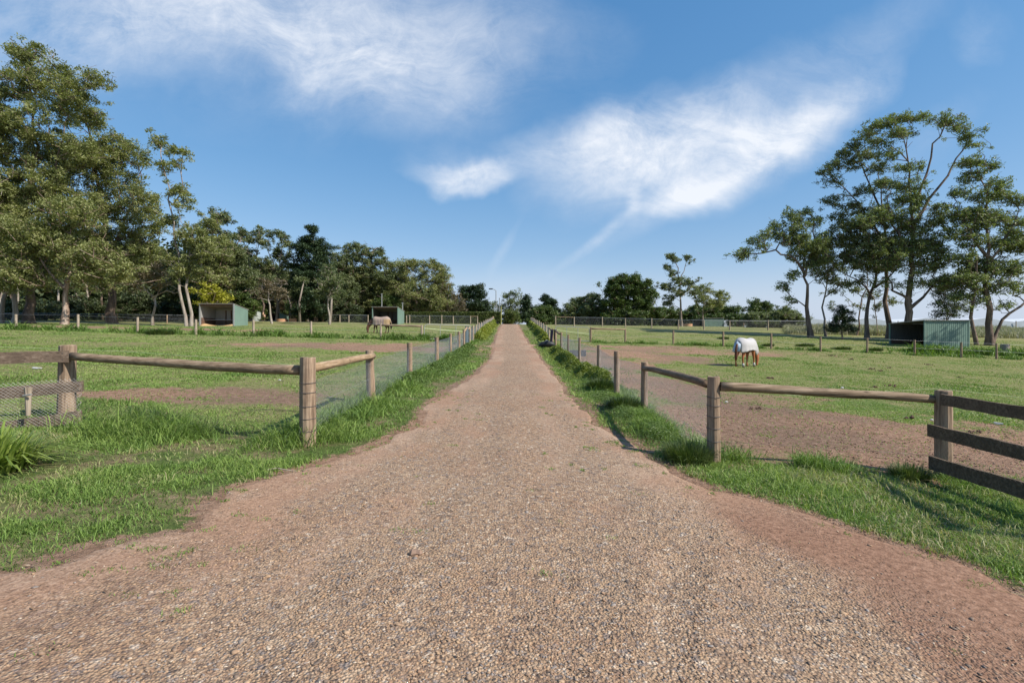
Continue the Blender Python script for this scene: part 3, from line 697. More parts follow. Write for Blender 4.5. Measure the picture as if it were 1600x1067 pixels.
n = 2600; y = np.exp(RNG.uniform(math.log(2.4), math.log(16), n)); x = RNG.uniform(-1.05, 1.05, n) * y; ed = np.minimum(np.abs(x - dL(y)), np.abs(x - dR(y))); k = RNG.random(n) < (.12 + .88 * np.exp(-ed * 2.2)); x, y = x[k], y[k]
V, f = leafquads(np.stack([x, y, H(x, y) + .022], -1), .028 * RNG.uniform(.5, 1.6, len(x)), .35, 2.5)
m_, nt_, out_ = newmat('dead_leaves'); principled(nt_, out_, ramp(nt_, attr(nt_, 'tone'), [(0, (.10, .06, .04)), (.5, (.27, .17, .10)), (1, (.45, .35, .24))]), .8)
tag(obj_np('fallen_leaves', V, [f], m_, attrs={'tone': np.repeat(RNG.random(len(x)), 4)}), 'dry fallen leaves and bits of bark strewn along the verges and drive', 'leaf litter', kind='stuff')
# ------------------------------------------------------------------ fences
for nm, base in (('rail_y', 'rail'), ('board_y', 'board')): pass
MAT['rail_y'] = wood_material('weathered_rail_lengthwise', (.13, .085, .05), (.32, .22, .13), (.50, .37, .25), axis=1)
MAT['rail_dark'] = wood_material('brown_rail', (.075, .05, .03), (.19, .13, .085), (.33, .24, .165), axis=1)
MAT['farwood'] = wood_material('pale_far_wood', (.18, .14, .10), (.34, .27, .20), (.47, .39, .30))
def fence(name, label, x, y, cat='fence', group=None):
    e = empty(name, (x, y, h1(x, y))); tag(e, label, cat, group); return e
def post(f, x, y, ztop, r, mat='post', lean=(0, 0), name='post', square=False, sink=.3):
    zb = h1(x, y); mb = MB(); o = f.location
    n = 14 if r > .06 else 8; k0 = 5
    pts = []; rs = []
    for i in range(k0):
        t = i / (k0 - 1); z = zb - sink + (ztop - zb + sink) * t
        pts.append((x + lean[0] * t + random.uniform(-1, 1) * r * .03, y + lean[1] * t, z)); rs.append(r * (1.05 - .1 * t) * random.uniform(.98, 1.02))
    pts.append((pts[-1][0], pts[-1][1], ztop + r * .06)); rs.append(r * .86)
    mb.tube(pts, rs, 4 if square else n)
    if r > .06:   # rough sawn top
        mb.v = [(a, b, c + (random.uniform(-.08, .10) * r if c > ztop - .001 else 0)) for a, b, c in mb.v]
    return mb.build(name, MAT[mat], f, origin=o, smooth_=False)
def rail(f, a, b, r0, r1, mat='rail', name='rail', sag=.0, seg=12):
    a = Vector(a); b = Vector(b); pts = []; rs = []
    for i in range(seg + 1):
        t = i / seg; p = a.lerp(b, t); p.z -= sag * 4 * t * (1 - t)
        w = (fbm(t * 4.0, a.x, 7, 3) - .5) * r0 * .5
        pts.append(p + Vector((0, w * .5, w))); rs.append((r0 + (r1 - r0) * t) * (1 + (float(fbm(t * 7.0, b.x, 3, 2)) - .5) * .16))
    mb = MB(); mb.tube(pts, rs, 12); return mb.build(name, MAT[mat], f, origin=f.location, smooth_=True)
def wire(f, pts, r, mat='wire', name='wire'):
    mb = MB(); mb.tube(pts, r, 4); return mb.build(name, MAT[mat], f, origin=f.location)
def lines_mesh(name, L, r, nrm, mat, f):
    """L (n,k,3) poly-lines -> thin three sided wires"""
    L = np.asarray(L, float); n, k, _ = L.shape
    nv = np.array(nrm, float); up = np.array([0, 0, 1.0])
    off = np.stack([nv * r, -nv * r * .5 + up * r * .87, -nv * r * .5 - up * r * .87])
    V = (L[:, :, None, :] + off[None, None]).reshape(-1, 3)
    idx = np.arange(n * k * 3).reshape(n, k, 3); fs = []
    for j in range(3):
        j2 = (j + 1) % 3
        fs.append(np.stack([idx[:, :-1, j], idx[:, :-1, j2], idx[:, 1:, j2], idx[:, 1:, j]], -1).reshape(-1, 4))
    return obj_np(name, V - np.array(f.location), [np.concatenate(fs)], MAT[mat], parent=f)
def netting(f, pts, z0, z1, sp, r, mat='wire', wob=.03, slope=1.0, horiz=True, name='wire_netting', both=True):
    P = np.array(pts, float); seg = np.linalg.norm(np.diff(P, axis=0), axis=1); S = np.concatenate([[0], np.cumsum(seg)]); T = S[-1]
    hgt = z1 - z0; run = hgt * slope; L = []
    ts = np.linspace(0, 1, 7)
    for sgn in ((1, -1) if both else (1,)):
        s0 = np.arange(-run, T, sp)
        for s in s0:
            ss = s + run * (ts if sgn > 0 else 1 - ts); tt = ts.copy()
            lo = max(0, ss.min()); hi = min(T, ss.max())
            if hi - lo < .02: continue
            sc = np.clip(ss, 0, T)
            # keep only the part inside the run
            if ss.min() < 0 or ss.max() > T:
                q = np.linspace(lo, hi, 7); tt = (q - s) / run if sgn > 0 else 1 - (q - s) / run; sc = q
            x = np.interp(sc, S, P[:, 0]); y = np.interp(sc, S, P[:, 1])
            z = H(x, y) + z0 + hgt * tt + (fbm(sc * .7, tt * 1.5, 31, 2) - .5) * wob * 2
            L.append(np.stack([x, y, z], -1))
    if horiz:
        for t in (0, 1):
            for a in range(len(S) - 1):
                q = np.linspace(S[a], S[a + 1], 7); x = np.interp(q, S, P[:, 0]); y = np.interp(q, S, P[:, 1])
                L.append(np.stack([x, y, H(x, y) + (z0, z1)[t]], -1))
    d = P[-1] - P[0]; d /= np.linalg.norm(d)
    return lines_mesh(name, L, r, (-d[1], d[0], 0), mat, f)
def staples(f, x, y, r, zs, name='wire_wrap'):
    for z in zs:
        mb = MB(); pts = [(x + math.cos(a) * (r + .003), y + math.sin(a) * (r + .003), z + .006 * math.sin(a)) for a in np.linspace(0, 2 * math.pi, 15)]
        mb.tube(pts, .004, 4, cap=False); mb.build(name, MAT['rusty'], f, origin=f.location)

# left lane fence
lx = lambda y: float(fL(y))
f = fence('post_and_netting_fence', 'left lane fence of weathered posts and wire netting climbing beside the gravel drive', -2.99, 7.5)
lane_left = [(-2.99, 7.5, 559, .115), (-3.04, 11.1, 548, .092), (-3.10, 15.5, 536, .085), (-3.10, 21.1, 527, .085), (-3.10, 25.8, 521.7, .07), (-3.10, 29.9, 518, .085)]
for i, (x, y, py, r) in enumerate(lane_left):
    post(f, x, y, EYE + (CY - py) / F * y, r, lean=(-.05, 0) if i == 1 else (0, 0))
staples(f, -2.99, 7.5, .117, [1.0, .86, .66, .48, .30]); 
for y in (32.6, 37.2, 40.4, 44, 47.6, 51.5, 56, 60.5, 65, 69.5, 74, 78.5, 83, 87.5):
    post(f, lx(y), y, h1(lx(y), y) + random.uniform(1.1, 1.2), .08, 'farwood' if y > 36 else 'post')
rail(f, at(489, 574, 7.55), at(583, 556, 11.05), .07, .062, 'rail_y')
rail(f, (lx(32.6), 32.6, h1(-3.1, 32.6) + 1.02), (lx(35), 34.9, h1(-3.1, 35) + 1.22), .07, .06, 'rail_y')
rail(f, (lx(35), 35.2, h1(-3.1, 35) + 1.1), (lx(37.2), 37.2, h1(-3.1, 37.2) + 1.12), .08, .07, 'rail_y')
rail(f, (lx(83), 83, h1(-3.1, 83) + 1.15), (lx(87.5), 87.5, h1(-3.1, 87.5) + 1.2), .1, .1, 'rail_y')
netting(f, [(-2.99, 7.5), (-3.04, 11.1), (-3.1, 15.5)], .02, .92, .055, .0013)
netting(f, [(-3.1, 15.5), (-3.1, 21.1), (-3.1, 33)], .02, .95, .11, .0026)
netting(f, [(-3.1, 37), (-3.1, 60), (-3.15, 88)], .02, 1.0, .35, .006)
for h_ in (.98, .55):
    wire(f, [(lx(y), y, h1(lx(y), y) + h_) for y in (7.5, 11.1, 15.5, 21.1, 25.8, 29.9, 33)], .002)
mb = MB(); x, y = lx(35), 34.8; zb = h1(x, y); mb.box((x - .11, y - .05, zb - .2), (x + .11, y + .05, zb + 1.28)); mb.box((x - .13, y - .07, zb + 1.28), (x + .13, y + .07, zb + 1.31))
mb.build('steel_post', MAT['bluegrey'], f, origin=f.location)

# front left fence (rail from the thick corner post to the board fence post)
f = fence('rail_fence', 'single round rail fence with sagging netting across the front of the left paddock', -3.1, 7.55)
rail(f, at(470, 578, 7.55), at(112, 556.5, 8.3), .076, .066, 'rail', sag=.02, seg=16)
netting(f, [(-3.1, 7.6), (-4.6, 7.75), (-6.2, 8.0), (-7.1, 8.25)], .0, .46, .05, .0011, 'rusty', .22)
wire(f, [at(470, 590, 7.6), at(400, 583, 7.8), at(250, 575, 8.1), at(112, 568, 8.35)], .0018, 'rusty')
# electric tape strands running over the paddock
wire(f, [(-3.0, 7.7, 1.22), (-5, 8.6, 1.33), (-7.4, 9.6, 1.42), (-11.5, 9.8, 1.56)], .0028, 'tape', 'tape_strand')
# left board fence
f = fence('board_fence', 'weathered brown board fence with chicken wire at the left edge', -7.3, 8.4)
x, y = gx(103, 8.4), 8.4
post(f, x, y, EYE + (CY - 540) / F * 8.4, .125, lean=(.03, 0)); 
mb = MB(); mb.plank(at(107, 557, 8.2), at(-160, 563, 7.4), .175, .19, .04); mb.build('board', MAT['board'], f, origin=f.location)
mb = MB(); mb.plank(at(130, 603, 8.0), at(-160, 628, 7.2), .17, .18, .04); mb.build('board', MAT['board'], f, origin=f.location)
mb = MB(); mb.plank(at(128, 650, 8.05), at(-160, 692, 7.1), .17, .19, .04); mb.build('board', MAT['board'], f, origin=f.location)
x2, y2 = gx(-170, 7.3), 7.3; post(f, x2, y2, 1.6, .12)
# netting hung on the boards' front
a0 = at(131, 590, 7.95); a1 = at(-160, 610, 7.1); L = []
dv = (a1 - a0); ln = dv.length; bot0 = at(128, 665, 8.0); bot1 = at(-160, 700, 7.05)
for sgn in (1, -1):
    s = -.9
    while s < ln:
        pl = []
        for t in np.linspace(0, 1, 7):
            q = min(max((s + .9 * (t if sgn > 0 else 1 - t)) / ln, 0), 1)
            p = a0.lerp(a1, q).lerp(bot0.lerp(bot1, q), 1 - t); pl.append((p.x, p.y - .03, p.z))
        L.append(pl); s += .055
lines_mesh('wire_netting', L, .0019, (-dv.y / ln, dv.x / ln, 0), 'brightwire', f)
x, y = gx(44, 7.6), 7.6; zt = EYE - (605 - CY) / F * 7.6
for (px_, py_, d_) in ((98, 552, 8.16), (98, 562, 8.16), (104, 599, 7.96), (104, 610, 7.96)):
    p_ = at(px_, py_, d_); nm_ = MB(); nm_.tube([(p_.x, p_.y - .012, p_.z), (p_.x, p_.y + .02, p_.z)], .008, 6); nm_.build('bolt_head', MAT['rusty'], f, origin=f.location)
pk = empty('fence_peg', (x, y, h1(x, y))); tag(pk, 'short pale wooden peg wired to the netting of the left board fence', 'peg')
mb = MB(); mb.tube([(x, y, zt - .42), (x, y, zt - .12), (x, y, zt)], [.03, .04, .05], 8); mb.build('stake', MAT['farwood'], pk, origin=pk.location)
mb = MB(); mb.tube([(x - .02, y - .06, zt - .12), (x + .1, y - .06, zt - .1)], .012, 6); mb.build('tie', MAT['gate'], pk, origin=pk.location)

# right lane fence
f = fence('post_and_netting_fence', 'right lane fence of weathered posts and netting with brown rail at its near end', 2.85, 7.25)
for (px, y, py, r) in [(1115, 7.25, 589, .09), (1007, 11.1, 566.5, .078), (963.5, 13.6, 549, .075), (936, 18.4, 539.5, .078), (905.5, 23, 528, .06), (888, 28, 523, .055), (877, 32.5, 519.5, .07)]:
    post(f, gx(px, y), y, EYE + (CY - py) / F * y, r)
staples(f, gx(1115, 7.25), 7.25, .092, [.82, .70, .55, .38, .2])
for y in (35.3, 38.2, 42, 46, 50.5, 55, 59, 63.5, 68, 73, 78, 83, 88):
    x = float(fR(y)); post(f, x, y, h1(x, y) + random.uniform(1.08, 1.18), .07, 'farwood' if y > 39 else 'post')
rail(f, at(1104, 600, 7.4), at(1006, 576, 11.0), .062, .055, 'rail_dark', sag=-.03)
rail(f, (float(fR(32.5)), 32.5, h1(3.1, 32.5) + 1.05), (float(fR(35.3)), 35.3, h1(3.1, 35.3) + 1.12), .07, .06, 'rail_dark')
rail(f, (float(fR(38.2)), 38.2, h1(3.1, 38.2) + .98), (float(fR(42)), 42, h1(3.1, 42) + 1.05), .07, .06, 'rail_dark')
rp = [(gx(1115, 7.25), 7.25), (gx(1007, 11.1), 11.1), (gx(963.5, 13.6), 13.6), (gx(936, 18.4), 18.4), (gx(905.5, 23), 23), (gx(888, 28), 28), (gx(877, 32.5), 32.5)]
netting(f, rp[:3], .02, .95, .06, .0012)
netting(f, rp[2:], .02, .95, .12, .0022)
netting(f, [(3.15, 42), (3.2, 60), (3.25, 88)], .02, 1.0, .35, .006)
for h_ in (.97, .3):
    wire(f, [(a, b, h1(a, b) + h_) for a, b in rp], .002)
wire(f, [(rp[0][0], rp[0][1], .15), (rp[1][0], rp[1][1], 1.15)], .002, 'rusty', 'brace_wire')
# front right fence
f = fence('rail_fence', 'single round weathered rail across the front of the right paddock', 2.95, 7.2)
rail(f, at(1126, 604, 7.2), at(1464, 625, 7.05), .068, .058, 'rail', sag=-.01, seg=16)
wire(f, [at(1126, 690, 7.2), at(1300, 700, 7.12), at(1464, 712, 7.05)], .0015, 'rusty')
wire(f, [at(1130, 608, 7.3), at(1250, 618, 8.2), at(1465, 607, 8.0), at(1700, 632, 7.4)], .002, 'tape', 'tape_strand')
f = fence('board_fence', 'shade-darkened three board fence running out of the right edge', gx(1475, 7.0), 7.0)
x, y = gx(1474, 7.0), 7.0
post(f, x, y, EYE - (611 - CY) / F * 7.0, .105)
for (p0, p1, h0, h1_) in [((1471, 624), (1600, 645.5), .145, .15), ((1451, 672), (1600, 708), .16, .16), ((1453, 722.5), (1600, 766), .175, .17)]:
    a = at(*p0, 6.86); b = at(*p1, 5.5); c = a + (b - a) * 1.9
    mb = MB(); mb.plank(a, c, h0, h1_, .04, 16); mb.build('board', MAT['shadeboard'], f, origin=f.location)
xx, yy_ = gx(1600, 5.5), 5.5
post(f, x + (xx - x) * 1.75, y + (yy_ - y) * 1.75, .9, .1)
a = at(1453, 665, 6.82); b = at(1600, 702, 5.46); c = a + (b - a) * 1.8; L = []; ln = (c - a).length
for sgn in (1, -1):
    s = -.55
    while s < ln:
        pl = []
        for t in np.linspace(0, 1, 5):
            q = min(max((s + .5 * (t if sgn > 0 else 1 - t)) / ln, 0), 1); p = a.lerp(c, q); pl.append((p.x, p.y, p.z + .03 - .48 * t))
        L.append(pl); s += .07
lines_mesh('wire_netting', L, .0008, ((c - a).y / ln, -(c - a).x / ln, 0), 'rusty', f)

# cross fences
def simple_fence(label, posts, hgt, r, net=None, wires=(1.0,), wr=.006, rails=(), mat='post', name='wire_fence', netmat='farnet', netr=.008):
    x0, y0 = posts[0]; f = fence(name, label, x0, y0)
    for i, (x, y) in enumerate(posts): post(f, x, y, h1(x, y) + hgt * random.uniform(.95, 1.05), r, mat)
    for w_ in wires: wire(f, [(x, y, h1(x, y) + hgt * w_ * .96) for x, y in posts], wr)
    for (i, j, hh) in rails:
        a, b = posts[i], posts[j]; rail(f, (a[0], a[1], h1(*a) + hh), (b[0], b[1], h1(*b) + hh), .07, .06, 'rail', seg=6)
    if net: netting(f, posts, .02, hgt * .93, net, netr, netmat, .02)
    return f
P = lambda l: [(gx(px, d), d) for px, d in l]
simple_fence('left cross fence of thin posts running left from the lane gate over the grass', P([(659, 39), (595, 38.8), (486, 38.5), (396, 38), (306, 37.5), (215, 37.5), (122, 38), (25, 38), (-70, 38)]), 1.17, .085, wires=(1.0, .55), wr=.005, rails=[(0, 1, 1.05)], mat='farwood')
simple_fence('right cross fence of spaced posts behind the white-rugged horse', P([(923, 42.5), (977, 43), (1052, 42.5), (1130, 42), (1205, 41.5), (1282, 41), (1355, 40.5), (1429, 40), (1502, 39.5), (1557, 39), (1680, 38)]), 1.2, .075, wires=(1.0, .5), wr=.005, rails=[(0, 1, 1.12)], mat='post')
pl = P([(868, 77), (897, 76.5), (941, 76), (977, 75), (1018, 74), (1060, 73), (1100, 72), (1140, 72), (1200, 74), (1260, 76)])
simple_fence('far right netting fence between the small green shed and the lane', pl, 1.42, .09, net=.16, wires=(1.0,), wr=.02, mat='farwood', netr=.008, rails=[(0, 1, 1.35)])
pl = P([(-60, 66), (25, 66), (105, 66), (183, 66), (261, 66), (300, 67)])
simple_fence('far left netting fence in front of the big gum trees', pl, 1.15, .08, net=.15, wires=(1.0,), wr=.02, mat='post', netr=.008)
pl = P([(452, 86), (466, 86), (484, 86), (503, 85), (531, 84), (545, 84), (575, 84)])
simple_fence('far netting fence between the low shed and the middle shed', pl, 1.25, .09, net=.17, wires=(1.0,), wr=.03, mat='farwood', netr=.009)
pl = P([(635, 80), (640, 80), (671, 80), (690, 80), (708, 80), (735, 80), (746, 80)])
simple_fence('far netting fence in front of the clipped hedge', pl, 1.3, .09, net=.17, wires=(1.0,), wr=.02, mat='farwood', netr=.009, rails=[(5, 6, 1.25)])
# distant little pens far right
f = simple_fence('dark pen fence under the bushes left of the tall gums', P([(1162, 92), (1184, 92), (1203, 92), (1222, 92), (1240, 92)]), 1.7, .08, net=.25, wires=(1.0,), wr=.05, mat='post', netr=.02)

def gate(label, xa, ya, xb, yb, hgt, sag=True):
    e = empty('metal_gate', (xa, ya, h1(xa, ya))); tag(e, label, 'gate')
    o = e.location; za, zb = h1(xa, ya) + .08, h1(xb, yb) + .08; mb = MB()
    def p(t, h): return (xa + (xb - xa) * t, ya + (yb - ya) * t, za + (zb - za) * t + h)
    c = .22
    pts = [p(0, 0), p(0, hgt - c), p(.02, hgt - c * .3), p(.06, hgt), p(.94, hgt), p(.98, hgt - c * .3), p(1, hgt - c), p(1, 0), p(0, 0)]
    mb.tube(pts, .028, 6); mb.build('frame', MAT['gate'], e, origin=o)
    for t in (.33, .66):
        mb = MB(); mb.tube([p(t, 0), p(t, hgt)], .022, 6); mb.build('upright', MAT['gate'], e, origin=o)
    mb = MB(); mb.tube([p(0, hgt * .72), p(.5, hgt * .60), p(1, hgt * .52)], .028, 6); mb.build('tape', MAT['tape'], e, origin=o)
    L = []
    for k in range(1, 9): L.append([p(0, hgt * k / 9), p(.5, hgt * k / 9), p(1, hgt * k / 9)])
    for k in range(1, 24): L.append([p(k / 24, 0), p(k / 24, hgt / 2), p(k / 24, hgt)])
    lines_mesh('mesh_panel', L, .004, (0, -1, 0), 'gate', e)
gate('left pale pipe gate between the cross fence and the lane fence', gx(663, 39.2), 39.2, gx(737, 40.5), 40.5, 1.12)
gate('right pale pipe gate between the lane fence and the cross fence', gx(868, 42.5), 42.5, gx(921, 42.5), 42.5, 1.12)

# insulators
IG = 'white insulators on the near fences'
for (px, py, d, lab) in [(437, 594, 7.9, 'small white insulator hanging just left of the thick left corner post'), (1135, 628, 7.4, 'white insulator right of the right corner post'), (1316, 606, 7.6, 'white insulator above the right round rail'), (1456, 656, 7.3, 'white insulator on the post of the dark boards')]:
    e = empty('insulator', at(px, py, d)); e.scale = (.7,) * 3; tag(e, lab, 'insulator', IG)
    mb = MB(); mb.tube([(-.03, 0, 0), (-.012, 0, .004), (.012, 0, .004), (.03, 0, 0)], [.010, .018, .018, .010], 8); mb.build('knob', MAT['white'], e)
    mb = MB(); mb.tube([(.03, 0, 0), (.055, 0, -.012), (.07, .01, -.02)], .005, 5); mb.build('hook', MAT['rusty'], e)
def flat_tape(px, py, lab, L_, rz):
    x, y = G(px, py); z = h1(x, y) + .03; mb = MB(); mb.box((-L_, -.03, 0), (L_, .03, .025)); mb.box((-L_ * .8, -.06, -.012), (L_ * .3, -.02, .005))
    o = mb.build('plastic_offcut', MAT['white']); o.location = (x, y, z); o.rotation_euler = (0, .1, rz); tag(o, lab, 'litter')
flat_tape(58, 577, 'white plastic offcut lying on the grass behind the left boards', .11, .1)
flat_tape(1560, 664, 'white plastic offcut lying in the right paddock', .08, -.7)
# dry stick on the drive edge
x, y = G(440, 740); mb = MB(); mb.tube([(-.22, .03, .01), (-.08, .05, .03), (.06, 0, .02), (.18, -.02, .012)], [.007, .009, .008, .004], 6)
o = mb.build('stick', MAT['farwood']); o.location = (x, y, h1(x, y) + .01); tag(o, 'dry bent stick at the edge of the left verge', 'stick')
# dung
for k, (px, py) in enumerate([(1360, 577), (1376, 580), (1390, 575), (1365, 606), (1395, 604), (1330, 562), (1300, 556), (1205, 592), (1150, 588), (1500, 590), (1450, 570), (1180, 640), (1420, 655), (1520, 676)]):
    x, y = G(px, py); n = 9; Pp = np.stack([RNG.normal(0, .11, n), RNG.normal(0, .08, n), RNG.uniform(.0, .07, n)], -1); mb = MB()
    for q in Pp: mb.tube([(q[0], q[1], q[2] - .035), (q[0], q[1], q[2]), (q[0] + .01, q[1], q[2] + .035)], [.018, .042, .015], 6)
    o = mb.build('dung_pile', MAT['timber']); o.location = (x, y, h1(x, y)); s = .6 + .5 * random.random(); o.scale = (s, s, s)
    tag(o, 'small heap of dark horse dung on the right paddock', 'dung', 'dung piles on the right paddock')

# things by the lane
def lane_rug():
    y = 36.6; x = float(fR(y)) - .02; z = h1(x, y); e = empty('horse_rug', (x, y, z + 1.1)); tag(e, 'dark plum horse rug slung over the right lane fence', 'rug')
    vs = []; nu, nv = 16, 14
    for i in range(nu + 1):
        for j in range(nv + 1):
            a = i / nu; b = j / nv; yy = (a - .5) * 1.5
            w_ = .05 * math.sin(a * 23) * abs(b - .35) * 2 + .03 * math.sin(a * 9 + b * 5)
            if b < .4: xx = .1 + .05 * b; zz = -(.4 - b) * 1.7
            else: xx = -.13 - .15 * (b - .4); zz = -(b - .4) * 1.75 - .05 * math.sin(a * 11)
            if .32 < b < .48: zz = max(zz, .04)
            vs.append((xx + w_, yy, zz))
    fs = [(i * (nv + 1) + j, (i + 1) * (nv + 1) + j, (i + 1) * (nv + 1) + j + 1, i * (nv + 1) + j + 1) for i in range(nu) for j in range(nv)]
    mb = MB(); mb.add(vs, fs); o = mb.build('cloth', plain('plum_cloth', (.055, .04, .055), .9), e, smooth_=True)
    m = o.modifiers.new('s', 'SOLIDIFY'); m.thickness = .03
    mb = MB(); mb.tube([(-.24, -.4, -.85), (-.27, 0, -.95), (-.25, .4, -.8)], [.05, .10, .06], 8); mb.build('lining', plain('blue_lining', (.05, .07, .16), .8), e)
lane_rug()
x, y = 2.35, 34.6; e = empty('feed_bag', (x, y, h1(x, y))); tag(e, 'black bag lying in the weeds under the plum rug', 'bag')
mb = MB(); mb.tube([(-.55, 0, .08), (-.35, .02, .2), (0, 0, .26), (.4, .05, .2), (.6, 0, .08)], [.06, .17, .22, .18, .05], 10); mb.build('sack', MAT['black'], e, smooth_=True)
mb = MB(); mb.tube([(-.1, -.1, .45), (0, -.12, .5), (.12, -.1, .44)], .02, 6); mb.build('handle', MAT['white'], e)
def crate(x, y, w_, d_, h_, lab):
    e = empty('feed_tub', (x, y, h1(x, y))); tag(e, lab, 'feed tub'); mb = MB(); mb.box((-w_ / 2, -d_ / 2, 0), (w_ / 2, -d_ / 2 + .03, h_)); mb.box((-w_ / 2, d_ / 2 - .03, 0), (w_ / 2, d_ / 2, h_))
    mb.box((-w_ / 2, -d_ / 2 + .03, 0), (-w_ / 2 + .03, d_ / 2 - .03, h_)); mb.box((w_ / 2 - .03, -d_ / 2 + .03, 0), (w_ / 2, d_ / 2 - .03, h_)); mb.box((-w_ / 2 + .03, -d_ / 2 + .03, 0), (w_ / 2 - .03, d_ / 2 - .03, .03)); mb.build('bin', MAT['black'], e)
    mb = MB(); mb.box((-w_ / 2 - .03, -d_ / 2 - .03, h_), (w_ / 2 + .03, d_ / 2 + .03, h_ + .035)); mb.build('rim', MAT['black'], e)
crate(gx(775.5, 80), 80, .65, .5, .42, 'black tub on the verge near the top of the drive')
x, y = G(902, 556); e = empty('water_trough', (x, y, h1(x, y))); tag(e, 'low grey trough on bare soil behind the right lane fence', 'trough')
mb = MB(); mb.box((-.45, -.3, 0), (.45, -.26, .32)); mb.box((-.45, .26, 0), (.45, .3, .32)); mb.box((-.45, -.26, 0), (-.41, .26, .32)); mb.box((.41, -.26, 0), (.45, .26, .32)); mb.build('wall', plain('dark_grey', (.12, .12, .13), .7), e)
mb = MB(); mb.box((-.41, -.26, .2), (.41, .26, .24)); mb.build('water', plain('water_dark', (.05, .06, .07), .1), e)
# yellow marker post and lamp posts at the top
x, y = gx(783, 88), 88; e = empty('marker_post', (x, y, h1(x, y))); tag(e, 'tall thin yellow-green post on the left at the top of the drive', 'post')
mb = MB(); mb.tube([(0, 0, -.2), (0, 0, 3.0)], .075, 8); mb.build('pole', plain('mossy_post', (.34, .33, .10), .8), e)
mb = MB(); mb.tube([(0, 0, 3.0), (.02, 0, 3.5)], .035, 6); mb.build('tip', MAT['gate'], e)
def lamp(px, d, ptop, lab, arm=True):
    x = gx(px, d); z = h1(x, d); ht = EYE + (CY - ptop) / F * d - z; e = empty('lamp_post', (x, d, z)); tag(e, lab, 'lamp post', 'lamp posts behind the hedge')
    mb = MB(); mb.tube([(0, 0, -.2), (0, 0, ht - .3)], [.11, .08], 8); mb.build('pole', MAT['gate'], e)
    if arm:
        mb = MB(); mb.tube([(0, 0, ht - .3), (-.5, 0, ht), (-.8, 0, ht + .05)], .06, 6); mb.build('arm', MAT['gate'], e)
        mb = MB(); mb.box((-1.5, -.2, ht - .02), (-.7, .2, ht + .18)); mb.build('lamp_head', MAT['black'], e)
    else:
        mb = MB(); mb.box((-.12, -.12, ht - .3), (.12, .12, ht - .1)); mb.build('cap', MAT['gate'], e)
lamp(775, 108, 452, 'tall lamp post with dark head left of the drive'); lamp(780.5, 118, 465, 'thinner bare pole beside the tall lamp post', False)
lamp(596.5, 92, 458, 'pale pole rising behind the middle shed roof', False); lamp(629, 90, 472, 'short pole behind the right wall of the middle shed', False)

